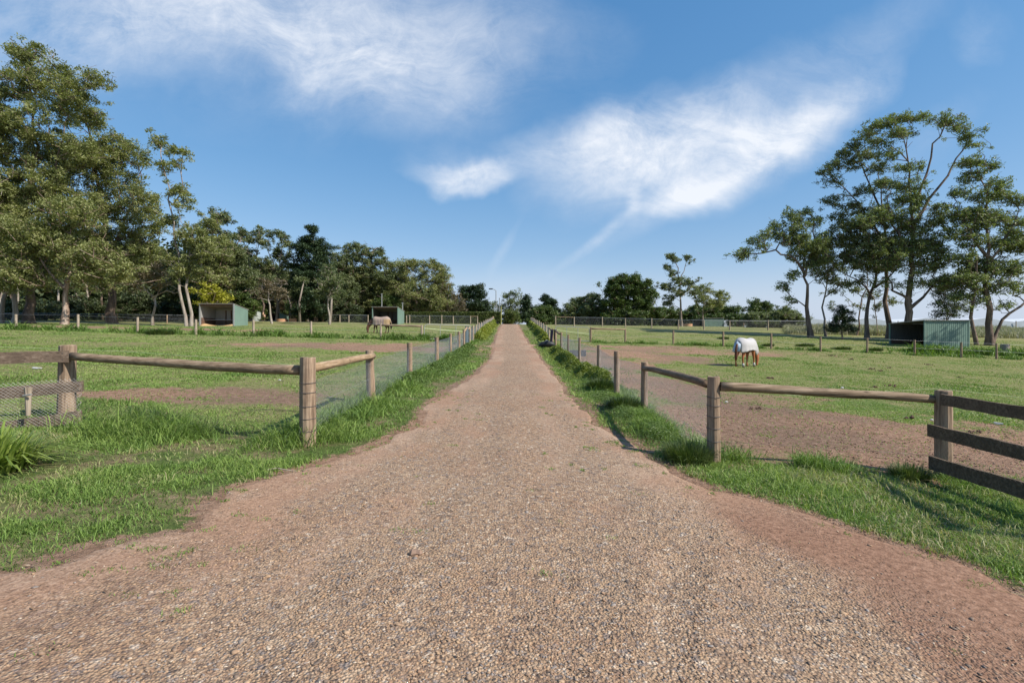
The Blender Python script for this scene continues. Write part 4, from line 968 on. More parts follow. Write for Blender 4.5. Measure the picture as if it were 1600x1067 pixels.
# ------------------------------------------------------------------ sheds
def shed(label, xa, xb, ya, yb, hf, hb, opening='front', wall='green', inside=True, bedding=True, board=True, name='horse_shelter', group='green steel field shelters'):
    xc, yc = (xa + xb) / 2, (ya + yb) / 2; z0 = min(h1(xa, ya), h1(xb, ya), h1(xc, ya)); e = empty(name, (xc, yc, z0)); tag(e, label, 'shed', group)
    X0, X1, Y0, Y1 = xa - xc, xb - xc, ya - yc, yb - yc; t = .04; zb = -.4
    zt = lambda yv: hf + (hb - hf) * (yv - Y0) / (Y1 - Y0)
    def wall_(x0, x1, y0, y1, nm, m, za=zb, ztop=None):
        mb = MB(); T = (lambda v: zt(v)) if ztop is None else (lambda v: ztop)
        mb.box8([(x0, y0, za), (x1, y0, za), (x1, y1, za), (x0, y1, za), (x0, y0, T(y0)), (x1, y0, T(y0)), (x1, y1, T(y1)), (x0, y1, T(y1))]); return mb.build(nm, MAT[m], e)
    ins = 'inside' if opening == 'front' and bedding else 'insideshade'
    wall_(X1 - t, X1, Y0 + .1, Y1, 'side_wall', wall + 'x' if wall == 'green' else wall)
    if opening == 'front': wall_(X0, X0 + t, Y0 + .1, Y1, 'side_wall', ins)
    else: wall_(X0 + .1, X1 - t, Y0, Y0 + t, 'front_wall', wall)
    wall_(X0 + t, X1 - t, Y1 - t, Y1, 'back_wall', ins)
    # corner posts
    for (cx_, cy_) in ((X0, Y0), (X1, Y0), (X0, Y1 + .02)):
        mb = MB(); mb.box((cx_ - .06, cy_ - .03, zb), (cx_ + .06, cy_ + .09, zt(min(cy_, Y1)) - .01)); mb.build('corner_post', MAT['gate' if opening == 'front' and bedding else 'greenx'], e)
    ov = .14; mb = MB(); z1, z2 = zt(Y0) + .01, zt(Y1) + .01
    mb.box8([(X0 - ov, Y0 - ov, z1), (X1 + ov * .3, Y0 - ov, z1), (X1 + ov * .3, Y1 + ov, z2), (X0 - ov, Y1 + ov, z2), (X0 - ov, Y0 - ov, z1 + .06), (X1 + ov * .3, Y0 - ov, z1 + .06), (X1 + ov * .3, Y1 + ov, z2 + .06), (X0 - ov, Y1 + ov, z2 + .06)]); mb.build('roof', MAT['roof'], e)
    if opening == 'front':
        mb = MB(); mb.box((X0 + .07, Y0 + .02, zt(Y0) - .2), (X1 - .07, Y0 + .07, zt(Y0) - .02)); mb.build('lintel', MAT['timber'], e)
        for fx in (.33, .5):
            mb = MB(); x_ = X0 + (X1 - X0) * fx; mb.box((x_ - .05, Y1 - t - .1, 0), (x_ + .05, Y1 - t - .005, zt(Y1) - .05)); mb.build('stud', MAT['timber'], e)
    if board:
        for hz in (.35, .62):
            mb = MB(); mb.box((X0 + .07, Y1 - .16, hz), (X1 - .07, Y1 - .11, hz + .2)); mb.build('kick_board', MAT['timber'], e)
        if opening == 'front':
            mb = MB(); mb.box((X0 + t + .01, Y0 + .2, .0), (X0 + t + .05, Y1 - .2, 1.0)); mb.build('kick_board', MAT['timber'], e)
    if bedding:
        mb = MB(); nu, nv = 16, 8; vs = []
        for i in range(nu + 1):
            for j in range(nv + 1):
                a = i / nu; b = j / nv; x_ = X0 + .1 + (X1 - X0 - .2) * a; y_ = Y0 - .25 + (Y1 - Y0 - .1) * b
                vs.append((x_, y_, -.05 + .30 * abs(2 * a - .95) ** 2 * math.sin(math.pi * min(1, b * 1.3 + .1)) + .12 * math.sin(math.pi * b) + .05 * float(fbm(a * 5, b * 5, 3, 2))))
        mb.add(vs, [(i * (nv + 1) + j, (i + 1) * (nv + 1) + j, (i + 1) * (nv + 1) + j + 1, i * (nv + 1) + j + 1) for i in range(nu) for j in range(nv)])
        o = mb.build('bedding', MAT['sand'], e, smooth_=True); m = o.modifiers.new('s', 'SOLIDIFY'); m.thickness = .1
    return e
shed('open fronted green shelter with sandy bedding at the left edge of the trees', gx(312, 59), gx(365, 59), 59, 62.2, 2.55, 2.05)
shed('open green shelter right behind the horse in the striped rug', gx(582, 75), gx(621.5, 75), 75, 79.5, 2.5, 2.15, bedding=False)
shed('low green shelter half hidden behind the distant pale pony', gx(420, 87), gx(437, 87), 87, 90.5, 1.45, 1.15, wall='green', bedding=False, board=False)
shed('large green shelter shaded by branches under the tall right gums', gx(1446, 48) - .05, gx(1514, 48), 48, 52.4, 2.66, 2.5, 'left', bedding=False)
shed('small far green shelter in front of the right tree line', gx(1100, 100) - 0, gx(1130.5, 100), 100, 106, 1.85, 1.75, 'left', bedding=False, board=False)
shed('blue-grey steel lean-to just right of the left green shelter', gx(389, 84), gx(398, 84), 84, 86, 1.5, 1.3, 'left', 'bluegrey', bedding=False, board=False, name='lean_to')
# pale water tank
x, y = gx(400, 82), 82; e = empty('water_tank', (x, y, h1(x, y))); tag(e, 'pale weathered round water tank left of the distant pony', 'water tank')
mb = MB(); n = 20; mb.tube([(0, 0, -.2), (0, 0, 1.45)], .72, n); mb.build('tank_wall', MAT['pale'], e, smooth_=False)
mb = MB(); mb.tube([(0, 0, 1.45), (0, 0, 1.6), (0, 0, 1.66)], [.75, .3, .1], n); mb.build('lid', MAT['pale'], e)
def trough(px, d, r, lab, h_=.42):
    x = gx(px, d); e = empty('round_trough', (x, d, h1(x, d))); tag(e, lab, 'trough', 'round orange troughs'); n = 24
    vs = []; 
    for (rr, z) in ((r, -.2), (r, h_), (r - .1, h_), (r - .1, .1)): vs += [(rr * math.cos(2 * math.pi * k / n), rr * math.sin(2 * math.pi * k / n), z) for k in range(n)]
    mb = MB(); mb.add(vs, [(i * n + k, i * n + (k + 1) % n, (i + 1) * n + (k + 1) % n, (i + 1) * n + k) for i in range(3) for k in range(n)] ); mb.build('wall', MAT['terracotta'], e)
    mb = MB(); mb.add([((r - .1) * math.cos(2 * math.pi * k / n), (r - .1) * math.sin(2 * math.pi * k / n), h_ - .12) for k in range(n)] + [((r - .1) * math.cos(2 * math.pi * k / n), (r - .1) * math.sin(2 * math.pi * k / n), h_ - .2) for k in range(n)], [tuple(range(n))] + [(k, k + n, (k + 1) % n + n, (k + 1) % n) for k in range(n)]); mb.build('water', MAT['black'], e)
trough(441, 82, .85, 'left one of the two orange round troughs by the low shed'); trough(457.5, 82, .62, 'right smaller one of the two orange round troughs by the low shed', .5)
trough(1074, 90, .85, 'orange round trough left of the small far right shelter'); trough(1062, 92, .4, 'small pale trough beside the far right orange trough', .35)

# orchard netting roof far right
def canopy(label, xa, xb, ya, yb, zt, n):
    e = empty('orchard_netting', ((xa + xb) / 2, ya, h1((xa + xb) / 2, ya))); tag(e, label, 'netting', 'white orchard netting on the right')
    o = e.location; vs = []; m = n * 8
    for j, yv in enumerate((ya, yb)):
        for i in range(m + 1):
            t = i / m; ph = (t * n) % 1; vs.append((xa + (xb - xa) * t, yv, zt + (1 - abs(2 * ph - 1)) * .9 + (j * .8)))
    mb = MB(); mb.add(vs, [(i, i + 1, m + 2 + i, m + 1 + i) for i in range(m)]); ob = mb.build('net_roof', MAT['net'], e, origin=o); md = ob.modifiers.new('s', 'SOLIDIFY'); md.thickness = .05
    vs = []
    for i in range(m + 1):
        t = i / m; ph = (t * n) % 1; x_ = xa + (xb - xa) * t; vs += [(x_, ya, zt + (1 - abs(2 * ph - 1)) * .9 - .03), (x_, ya - .3, h1(x_, ya) + .3)]
    mb = MB(); mb.add(vs, [(2 * i, 2 * i + 1, 2 * i + 3, 2 * i + 2) for i in range(m)]); ob = mb.build('net_side', MAT['netside'], e, origin=o); md = ob.modifiers.new('s', 'SOLIDIFY'); md.thickness = .04
    for i in range(n + 1):
        x_ = xa + (xb - xa) * i / n; mb = MB(); mb.tube([(x_, ya - .4, h1(x_, ya) - .2), (x_, ya - .4, zt + .2)], .1, 6); mb.build('pole', MAT['farwood'], e, origin=o)
MAT['net'] = plain('white_net', (.60, .62, .65), .9, 0, .04, 1); MAT['netside'] = plain('grey_net', (.36, .39, .42), .9, 0, .08, 1)
canopy('long white orchard netting roof behind the right gums', 48, 170, 118, 190, 6.1, 9)

# ------------------------------------------------------------------ horses
def ringtube(mb, pts, n=14):
    """pts: (x, y, z, r_up, r_side)"""
    mb.tube([(a, b, c) for a, b, c, _, _ in pts], [(u, s) for _, _, _, u, s in pts], n)
def horse(label, x, y, rz, coat, dark, rugfn, scale=1.0, stance=0, socks=None, group='grazing horses', name='horse', headup=False):
    e = empty(name, (x, y, h1(x, y)), rz); e.scale = (scale,) * 3; tag(e, label, 'horse', group)
    mb = MB()
    ringtube(mb, [(-.80, 0, 1.16, .10, .09), (-.74, 0, 1.13, .24, .20), (-.55, 0, 1.14, .33, .28), (-.3, 0, 1.11, .33, .30), (0, 0, 1.07, .33, .30), (.28, 0, 1.08, .34, .28), (.5, 0, 1.12, .34, .24), (.66, 0, 1.13, .26, .17), (.74, 0, 1.1, .14, .1)])
    if headup: neck = [(.5, 0, 1.2, .26, .14), (.75, 0, 1.4, .2, .11), (.95, 0, 1.62, .15, .085), (1.02, 0, 1.72, .11, .08)]; head = [(1.0, 0, 1.74, .08, .08), (1.12, 0, 1.66, .14, .09), (1.3, 0, 1.5, .1, .07), (1.46, 0, 1.34, .075, .055), (1.5, 0, 1.3, .05, .045)]
    else: neck = [(.5, 0, 1.16, .28, .15), (.8, 0, 1.0, .23, .12), (1.02, 0, .78, .17, .095), (1.14, 0, .58, .13, .08)]; head = [(1.12, 0, .66, .07, .07), (1.17, 0, .55, .13, .095), (1.19, 0, .36, .12, .085), (1.17, 0, .18, .085, .06), (1.15, 0, .08, .075, .055), (1.145, 0, .04, .045, .04)]
    ringtube(mb, neck, 12); ringtube(mb, head, 12)
    hx, hz = (1.0, 1.78) if headup else (1.20, .66)
    for s in (-1, 1):
        mb.tube([(hx - .02, s * .055, hz - .04), (hx + .01, s * .075, hz + .05), (hx + .02, s * .08, hz + .13)], [.035, .032, .008], 6)
    st = [(.10, -.08, .12, -.10), (0, .16, -.10, .12), (.05, -.05, 0, .08)][stance]
    legs = []
    for (s, o, hind) in ((-1, st[0], True), (1, st[1], True), (-1, st[2], False), (1, st[3], False)):
        if hind: pts = [(-.52, .13 * s, 1.05, .26, .15), (-.50 + o * .4, .15 * s, .82, .17, .11), (-.60 + o * .7, .15 * s, .62, .095, .07), (-.70 + o, .145 * s, .49, .068, .05), (-.67 + o, .14 * s, .30, .043, .038), (-.65 + o, .14 * s, .14, .052, .045), (-.62 + o, .14 * s, .06, .05, .045), (-.60 + o, .14 * s, .0, .066, .058)]
        else: pts = [(.46, .12 * s, 1.0, .20, .11), (.46 + o * .3, .14 * s, .74, .11, .08), (.47 + o * .7, .14 * s, .45, .06, .052), (.46 + o * .85, .135 * s, .30, .043, .038), (.46 + o, .13 * s, .14, .05, .045), (.49 + o, .13 * s, .06, .05, .045), (.51 + o, .13 * s, .0, .064, .056)]
        ringtube(mb, pts, 10)
    o = mb.build('body', coat, e, smooth_=True)
    m = o.modifiers.new('r', 'REMESH'); m.mode = 'VOXEL'; m.voxel_size = .022; m.use_smooth_shade = True
    m = o.modifiers.new('sm', 'SMOOTH'); m.factor = .6; m.iterations = 4
    # tail and mane
    mb = MB(); ringtube(mb, [(-.79, 0, 1.24, .05, .05), (-.90, 0, 1.10, .07, .06), (-.95, .0, .85, .085, .08), (-.95, .01, .6, .09, .08), (-.93, .02, .42, .05, .05), (-.92, .02, .34, .01, .01)], 9); mb.build('tail', dark, e, smooth_=True)
    mb = MB(); top = [(Vector((a, 0, c)), u) for a, _, c, u, _ in neck]; vs = []
    dn = [(p + (Vector((.62, 0, .78)) if not headup else Vector((-.6, 0, .8))) * u * .95) for p, u in top]
    mb.tube([tuple(p) for p in dn], [.04, .05, .045, .03], 7); mb.build('mane', dark, e, smooth_=True)
    for (lx_, sy, oo, hd) in ((-.60, -1, st[0], 1), (-.60, 1, st[1], 1), (.51, -1, st[2], 0), (.51, 1, st[3], 0)):
        yy_ = (.14 if hd else .13) * sy; mb = MB(); mb.tube([(lx_ + oo + .005, yy_, -.01), (lx_ + oo - .01, yy_, .07)], [.072, .06], 10); mb.build('hoof', MAT['timber'], e)
        if socks and (sy, hd) in socks: mb = MB(); mb.tube([(lx_ + oo - .02, yy_, .055), (lx_ + oo - .045, yy_, .15), (lx_ + oo - .05, yy_, .2)], [.06, .058, .05], 10); mb.build('sock', MAT['white'], e, smooth_=True)
    if rugfn: rugfn(e)
    return e
def rug(e, mat, x0=-.84, x1=.68, hem=.74, neck=False, name='rug'):
    prof = [(-.84, 1.16, .16, .16), (-.74, 1.13, .31, .26), (-.55, 1.14, .385, .335), (-.3, 1.11, .39, .36), (0, 1.07, .385, .36), (.28, 1.08, .40, .34), (.5, 1.13, .39, .30), (.68, 1.15, .31, .22)]
    A = np.array(prof); xs_ = np.linspace(x0, x1, 22); vs = []; nA = 15; nD = 5
    for xv in xs_:
        zc = np.interp(xv, A[:, 0], A[:, 1]); ru = np.interp(xv, A[:, 0], A[:, 2]); rs = np.interp(xv, A[:, 0], A[:, 3]); row = []
        hh = hem + .07 * math.cos(xv * 3.2) + (.12 if xv > .5 else 0)
        for side in (-1, 1):
            part = []
            for k in range(nD): t = k / nD; wv = .02 * math.sin(xv * 19 + side); part.append((xv, side * (rs * (.98 + .05 * (1 - t)) + wv * (1 - t)), hh + (zc - hh) * t))
            if side < 0: row += part
            else: tail_ = part[::-1]
        arc = [(xv, -rs * math.cos(math.pi * k / (nA - 1)), zc + ru * math.sin(math.pi * k / (nA - 1))) for k in range(nA)]
        row += arc + tail_; vs += row
    m = nA + 2 * nD
    fs = [(i * m + j, (i + 1) * m + j, (i + 1) * m + j + 1, i * m + j + 1) for i in range(21) for j in range(m - 1)]
    mb = MB(); mb.add(vs, fs)
    # tail flap closes the rear
    o = mb.build(name, mat, e, smooth_=True); md = o.modifiers.new('s', 'SOLIDIFY'); md.thickness = .02
    mb = MB(); fl = [(-.845, -.17 + .34 * k / 6, 1.34 - .05 * abs(k - 3)) for k in range(7)] + [(-1.0, -.21 + .42 * k / 6, .80 + .02 * (k % 2)) for k in range(7)]
    mb.add(fl, [(k, k + 1, k + 8, k + 7) for k in range(6)]); o = mb.build('tail_flap', MAT['flap'] if neck else mat, e, smooth_=True); md = o.modifiers.new('s', 'SOLIDIFY'); md.thickness = .02
    if neck:
        ring = [(.58, 1.17, .36, .22), (.78, 1.03, .31, .18), (.95, .86, .26, .155), (1.06, .70, .22, .14)]; vs = []; n_ = 16
        for (a, c, ru, rs) in ring:
            ax = Vector((.62, 0, .78))
            for k in range(n_ + 1):
                an = math.pi * (-.30 + 1.6 * k / n_); vs.append(tuple(Vector((a, 0, c)) + ax * (ru * math.sin(an)) + Vector((0, 1, 0)) * (-rs * math.cos(an))))
        mb = MB(); mb.add(vs, [(i * (n_ + 1) + j, (i + 1) * (n_ + 1) + j, (i + 1) * (n_ + 1) + j + 1, i * (n_ + 1) + j + 1) for i in range(3) for j in range(n_)]); o = mb.build('neck_cover', mat, e, smooth_=True); md = o.modifiers.new('s', 'SOLIDIFY'); md.thickness = .02
    for xx in (-.15, .15):
        mb = MB(); mb.tube([(xx, -.30, .86), (xx + .02, 0, .70), (xx, .30, .86)], .018, 6); mb.build('belly_strap', MAT['black'], e)
MAT['flap'] = plain('pale_blue_cloth', (.40, .47, .55), .8)
rw = plain('white_cloth', (.43, .41, .40), .85, 0, .04)
chest = plain('chestnut_coat', (.33, .115, .045), .55, 0, .25, 5); chd = plain('chestnut_hair', (.12, .045, .025), .7)
bay = plain('bay_coat', (.11, .05, .028), .5, 0, .4, 3); bayd = plain('bay_hair', (.02, .014, .012), .7)
pal = plain('palomino_coat', (.55, .34, .22), .6, 0, .1); pald = plain('palomino_hair', (.75, .65, .52), .8)
m, nt2, out2 = newmat('striped_cloth'); oc = objc(nt2); sp = nt2.nodes.new('ShaderNodeSeparateXYZ'); nt2.links.new(oc, sp.inputs[0])
stripe = ramp(nt2, math_(nt2, 'FRACT', math_(nt2, 'MULTIPLY', sp.outputs[0], 4.3)), [(0, (.35, .26, .205)), (.55, (.35, .26, .205)), (.6, (.10, .08, .10)), (.74, (.35, .26, .205)), (.84, (.26, .18, .18))], 'CONSTANT')
band = maprange(nt2, sp.outputs[0], -.38, -.30); c_ = mixc(nt2, band, (.34, .235, .13), stripe)
front_ = maprange(nt2, sp.outputs[0], .22, .26); c_ = mixc(nt2, front_, c_, (.33, .245, .19)); c_ = mixc(nt2, maprange(nt2, sp.outputs[2], 1.22, 1.28), c_, (.33, .245, .19)); principled(nt2, out2, c_, .85)
striped = m
horse('chestnut horse in a white sheet grazing on the right paddock', 12.15, 26.6, math.radians(38), chest, chd, lambda e: rug(e, rw, neck=True, hem=.80), 1.0, 0, {(-1, 1), (-1, 0)})
horse('bay horse in a pale striped rug grazing in front of the middle shelter', gx(595, 47.5), 47.5, math.radians(181), bay, bayd, lambda e: rug(e, striped, hem=.66), 1.03, 1)
horse('small pale pony standing beside the low far left shelter', gx(413, 84), 84, math.radians(-75), pal, pald, None, .78, 2, None, headup=True)
# ------------------------------------------------------------------ trees
def skeleton(trunks, clumps, tipr):
    """trunks: list of (points, r0, r1); clumps (n,3). Grows a branch to every clump. Returns node arrays."""
    Pn = []; par = []; base_r = []
    for ti, (pts, r0, r1) in enumerate(trunks):
        pts = [np.array(p, float) for p in pts]; fine = []
        for i in range(len(pts) - 1):
            k = max(2, int(np.linalg.norm(pts[i + 1] - pts[i]) / 1.2))
            for j in range(k): fine.append(pts[i] + (pts[i + 1] - pts[i]) * j / k)
        fine.append(pts[-1]); n = len(fine); start = len(Pn)
        prev = -1
        if ti > 0 and len(Pn):   # later limbs spring from the nearest node
            D = np.linalg.norm(np.array(Pn) - fine[0], axis=1); q = int(D.argmin())
            if D[q] < 2.5: prev = q
        for i, p in enumerate(fine):
            w_ = .0 if i == 0 else .10
            Pn.append(p + RNG.normal(0, w_, 3)); par.append(prev); base_r.append(r0 + (r1 - r0) * (i / max(1, n - 1)) ** .5); prev = len(Pn) - 1
            if i == 0 and ti == 0 : base_r[-1] = r0 * 1.35
    isT = len(Pn)
    if len(clumps):
        T0 = np.array(Pn)
        order = np.argsort([np.min(np.linalg.norm(T0 - c, axis=1)) for c in clumps])
        for ci in order:
            c = clumps[ci]; A = np.array(Pn); v = c - A; dist = np.linalg.norm(v, axis=1)
            cost = dist + 1.6 * np.maximum(0, -(v[:, 2]) + .15 * dist) + .02 * np.arange(len(A)) * 0
            cost[:2] += 5
            q = int(cost.argmin()); a = A[q]; L = dist[q]; k = int(np.clip(L / 1.0, 1, 7)); prev = q
            lift = np.array([0, 0, .13 * L]); jit = RNG.normal(0, .06 * L, 3)
            for j in range(1, k + 1):
                t = j / k; p = a + (c - a) * t - lift * math.sin(math.pi * t) * .6 + jit * math.sin(math.pi * t) + RNG.normal(0, .04, 3)
                Pn.append(p); par.append(prev); base_r.append(0); prev = len(Pn) - 1
    Pn = np.array(Pn); par = np.array(par); R = np.array(base_r); n = len(Pn)
    acc = np.zeros(n); nch = np.zeros(n)
    for i in range(n - 1, -1, -1):
        if i >= isT:
            r = max(acc[i] ** (1 / 2.6) if acc[i] > 0 else 0, tipr); R[i] = r
        if par[i] >= 0: acc[par[i]] += (R[i] if i >= isT else 0) ** 2.6
    for i in range(isT, n):
        if par[i] >= 0: R[i] = min(R[i], R[par[i]] * .95, .13)
    return Pn, par, R
def tube_edges(Pn, par, R, n=6):
    ch = np.nonzero(par >= 0)[0]; A = Pn[par[ch]]; B = Pn[ch]; ra = np.minimum(R[par[ch]], R[ch] * 1.5); rb = R[ch]
    t = B - A; L = np.linalg.norm(t, axis=1)[:, None] + 1e-9; t /= L
    B = B + t * rb[:, None] * .25; A = A - t * rb[:, None] * .2
    ref = np.where(np.abs(t[:, 2:3]) < .9, np.array([[0, 0, 1.0]]), np.array([[1.0, 0, 0]]))
    u_ = np.cross(t, ref); u_ /= np.linalg.norm(u_, axis=1)[:, None]; v_ = np.cross(t, u_)
    an = np.arange(n) * 2 * math.pi / n
    ring = u_[:, None, :] * np.cos(an)[None, :, None] + v_[:, None, :] * np.sin(an)[None, :, None]
    V = np.stack([A[:, None] + ring * ra[:, None, None], B[:, None] + ring * rb[:, None, None]], 1).reshape(-1, 3)
    k = (np.arange(len(ch)) * 2 * n)[:, None]; j = np.arange(n)[None]; j2 = (j + 1) % n
    return V, np.stack([k + j, k + j2, k + n + j2, k + n + j], -1).reshape(-1, 4)
def lobe_clumps(lobes, d, cr, fill):
    C = []
    for lb in lobes:
        px, py, rx, ry = lb[:4]; dens = lb[4] if len(lb) > 4 else 1.0
        s = d / F; R3 = np.array([rx * s, max(rx, ry) * s * .85, ry * s]); c0 = np.array([gx(px, d), d + RNG.uniform(-.35, .35) * rx * s, EYE + (CY - py) * s])
        Re = np.maximum(R3 - cr * .25, .15)
        n = max(2 if dens > .65 else 1, int(dens * fill * (1.6 + R3[0] * R3[2] / cr ** 2 * 2.3)))
        tries = 0; loc = []
        while len(loc) < n and tries < n * 12:
            tries += 1; v = RNG.normal(0, 1, 3); v /= np.linalg.norm(v); v *= (RNG.uniform(.35, 1) ** .6); p = c0 + v * Re
            if all(np.linalg.norm((p - q) * (1, 1, 1.3)) > cr * .62 for q in loc): loc.append(p)
        C += loc
    return np.array(C)
def leaves(C, cr, per, size, asp, flat, sub=6, sig=.30, droop=.6):
    n = len(C); S = RNG.normal(0, 1, (n, sub, 3)); S /= np.linalg.norm(S, axis=2)[..., None]; S *= (RNG.uniform(.15, 1, (n, sub, 1)) ** .6) * cr * .72; S[..., 2] *= flat
    S += C[:, None]; k = max(1, int(per / sub)); P = S[:, :, None] + RNG.normal(0, 1, (n, sub, k, 3)) * np.array([sig * cr, sig * cr, sig * cr * .62])
    ctone = RNG.random((n, 1, 1)) * .35; stone = RNG.random((n, sub, 1)) * .3
    tone = (ctone + stone + RNG.random((n, sub, k)) * .42).reshape(-1)
    P = P.reshape(-1, 3); V, f = leafquads(P, size * RNG.uniform(.6, 1.3, len(P)), asp, .45, droop)
    return V, f, np.repeat(tone, 4)
NT = [0]
def tree(name, label, d, trunks, r0, lobes, mat='gum', bark='bark', cr=1.05, per=170, leaf=.34, asp=.42, flat=.6, fill=1.0, group=None, cat='tree', tipr=.02, extra=(), droop=.6):
    tr = []
    for i, t in enumerate(trunks):
        if isinstance(t, dict): pts, ra, rb = t['p'], t['a'], t['b']
        else: pts, ra, rb = t, (r0 * .82 if i == 0 else r0 * .34), .045
        P3 = [at(px, py, d) for px, py in pts]
        yj = 0
        P3 = [Vector((p.x, p.y + random.uniform(-.4, .4) * (k > 0), p.z)) for k, p in enumerate(P3)]
        if i == 0 or pts[0][1] > 495: P3[0].z = h1(P3[0].x, P3[0].y) - .25
        tr.append(([tuple(p) for p in P3], ra, rb))
    base = tr[0][0][0]; e = empty(name, (base[0], base[1], base[2] + .25)); tag(e, label, cat, group); o = np.array(e.location)
    C = lobe_clumps(lobes, d, cr, fill)
    n1_ = len(C)
    if droop > .5 and len(C) > 6:
        k_ = RNG.integers(0, n1_, int(n1_ * 1.0)); J_ = RNG.normal(0, 1, (len(k_), 3)).clip(-1.7, 1.7) * np.array([.95, 1.5, .85]) * cr; J_[:, 2] = np.minimum(J_[:, 2], .55 * cr); C = np.concatenate([C, C[k_] + J_])
    # extra twigs inside each clump so that wood shows between the leaves
    tw = C[:, None] + RNG.normal(0, 1, (len(C), 2, 3)) * cr * .4
    Pn, par, R = skeleton(tr, np.concatenate([C, tw.reshape(-1, 3)]), tipr)
    V, fq = tube_edges(Pn, par, R, 7)
    obj_np('trunk', V - o, [fq], MAT[bark], parent=e, smooth_=True)
    V, fq, tone = leaves(C[:n1_], cr, per * 1.35, leaf, asp, flat + .28, sub=8, sig=.26, droop=droop)
    if len(C) > n1_:
        V2, f2, t2 = leaves(C[n1_:], cr * .62, per * .55, leaf * .9, asp, 1.0, sub=5, sig=.3, droop=droop); fq = np.concatenate([fq, f2 + len(V)]); V = np.concatenate([V, V2]); tone = np.concatenate([tone, t2])
    obj_np('crown', V - o, [fq], MAT[mat], parent=e, attrs={'tone': tone}); NT[0] += len(fq)
    return e
GL = 'tall gum trees along the left side'; GR = 'tall gum trees around the large right shelter'
# --- left mass
tree('gum_tree', 'tallest gum at the far left with sparse wispy top against the sky', 58, [[(45, 505), (48, 420), (42, 320), (55, 230), (50, 130), (38, 85)], [(46, 380), (80, 280), (110, 180)]], .75,
     [(38, 88, 26, 18, .9), (12, 130, 30, 25), (55, 130, 26, 18), (100, 150, 45, 30), (70, 200, 50, 32), (20, 230, 50, 35), (120, 235, 38, 30), (60, 285, 55, 34), (0, 320, 50, 40), (110, 320, 45, 35), (40, 370, 45, 32), (22, 78, 14, 10), (60, 75, 12, 8), (90, 110, 22, 14), (150, 130, 22, 14), (-20, 170, 40, 40), (20, 300, 60, 40)], fill=1.6, cr=0.92, per=115, leaf=0.29, group=GL, bark='barkred')
tree('gum_tree', 'broad gum with rounded olive crown right of the tallest far left gum', 63, [[(175, 506), (172, 420), (160, 330), (150, 240), (130, 180)], [(170, 400), (205, 330), (215, 270)], [(172, 440), (140, 380), (120, 330)]], .8,
     [(118, 155, 28, 16), (148, 190, 32, 20), (178, 225, 26, 18), (205, 245, 30, 20), (150, 250, 45, 30), (190, 285, 45, 26), (215, 315, 36, 26), (150, 320, 45, 28), (225, 355, 35, 26), (175, 375, 45, 26), (125, 380, 40, 26), (210, 400, 40, 22), (240, 395, 25, 20), (105, 250, 40, 35)], fill=1.6, cr=0.92, per=115, leaf=0.29, group=GL, bark='barkred')
tree('gum_tree', 'lower bright leafed gum in front of the two biggest left gums', 53, [[(100, 508), (98, 460), (110, 400), (115, 350)], [(100, 450), (60, 400), (45, 360)], [(102, 440), (150, 410), (170, 390)]], .55,
     [(110, 335, 50, 26), (60, 360, 45, 28), (30, 400, 40, 28), (100, 385, 48, 26), (150, 400, 45, 26), (60, 430, 40, 20), (130, 430, 42, 18), (190, 425, 35, 18), (5, 350, 30, 22), (20, 445, 30, 14)], fill=1.6, cr=0.92, per=115, leaf=0.29, group=GL, bark='bark')
tree('gum_tree', 'gum at the left frame edge with pale trunk cut by the photo border', 56, [[(2, 508), (4, 450), (-5, 380), (-20, 280)], {'p': [(20, 508), (22, 440), (10, 380)], 'a': .35, 'b': .15}], .35,
     [(-20, 280, 50, 40), (-40, 200, 50, 40), (-10, 380, 40, 30), (0, 420, 40, 22), (-60, 330, 50, 50), (25, 335, 25, 20)], fill=1.2, group=GL, bark='barkpale')
tree('gum_tree', 'thin leaning double trunk gum with a sparse ragged top left of the green shelter', 57, [[(292, 506), (283, 455), (279, 400), (270, 330), (262, 280), (252, 240)], {'p': [(299, 506), (291, 450), (293, 400), (300, 360)], 'a': .22, 'b': .10}, [(270, 320), (285, 290), (282, 250)]], .27,
     [(245, 222, 13, 10), (262, 235, 12, 8), (287, 236, 8, 6, .8), (256, 262, 12, 9, .8), (278, 258, 7, 6, .7), (283, 300, 14, 10), (292, 318, 14, 10), (262, 300, 12, 9, .7), (300, 365, 26, 16), (285, 400, 28, 22), (318, 385, 24, 20), (268, 345, 14, 12), (300, 425, 24, 14)], cr=.75, per=110, leaf=.30, fill=1.1, group=GL, bark='barkpale', tipr=.016)
tree('gum_tree', 'small crooked gum with bare twisted lower branches between the left trunks', 58, [[(238, 507), (243, 480), (236, 462), (222, 450)], [(238, 465), (262, 455), (285, 458)], [(240, 470), (250, 440)]], .27,
     [(225, 435, 28, 14), (250, 425, 26, 16), (270, 445, 22, 10, .6), (205, 450, 18, 8, .5)], cr=.75, per=50, leaf=.28, mat='gumbrown', bark='barkpale', group=GL)
tree('gum_tree', 'slender gum with two tone crown behind the green shelter', 74, [[(345, 508), (343, 460), (340, 400), (338, 350)], [(342, 430), (365, 390), (380, 370)]], .38,
     [(340, 338, 14, 8), (352, 345, 12, 8, .8), (330, 355, 14, 10), (342, 375, 24, 16), (322, 400, 28, 26), (355, 405, 26, 26), (372, 400, 16, 14), (340, 440, 28, 18), (385, 430, 24, 18)], fill=1.1, cr=.95, group=GL, mat='gumdark')
tree('gum_tree', 'gum with narrow upright leaf tufts left of the bare pink tree', 82, [[(392, 506), (390, 450), (388, 400), (378, 362)], [(390, 430), (402, 390), (407, 362)]], .3,
     [(377, 362, 8, 9), (388, 375, 9, 10), (402, 362, 8, 10), (411, 382, 9, 9), (388, 400, 16, 12), (410, 410, 18, 13), (380, 430, 20, 14), (405, 440, 20, 14)], cr=.85, per=120, fill=1.0, group=GL, mat='gumdark', bark='barkpale')
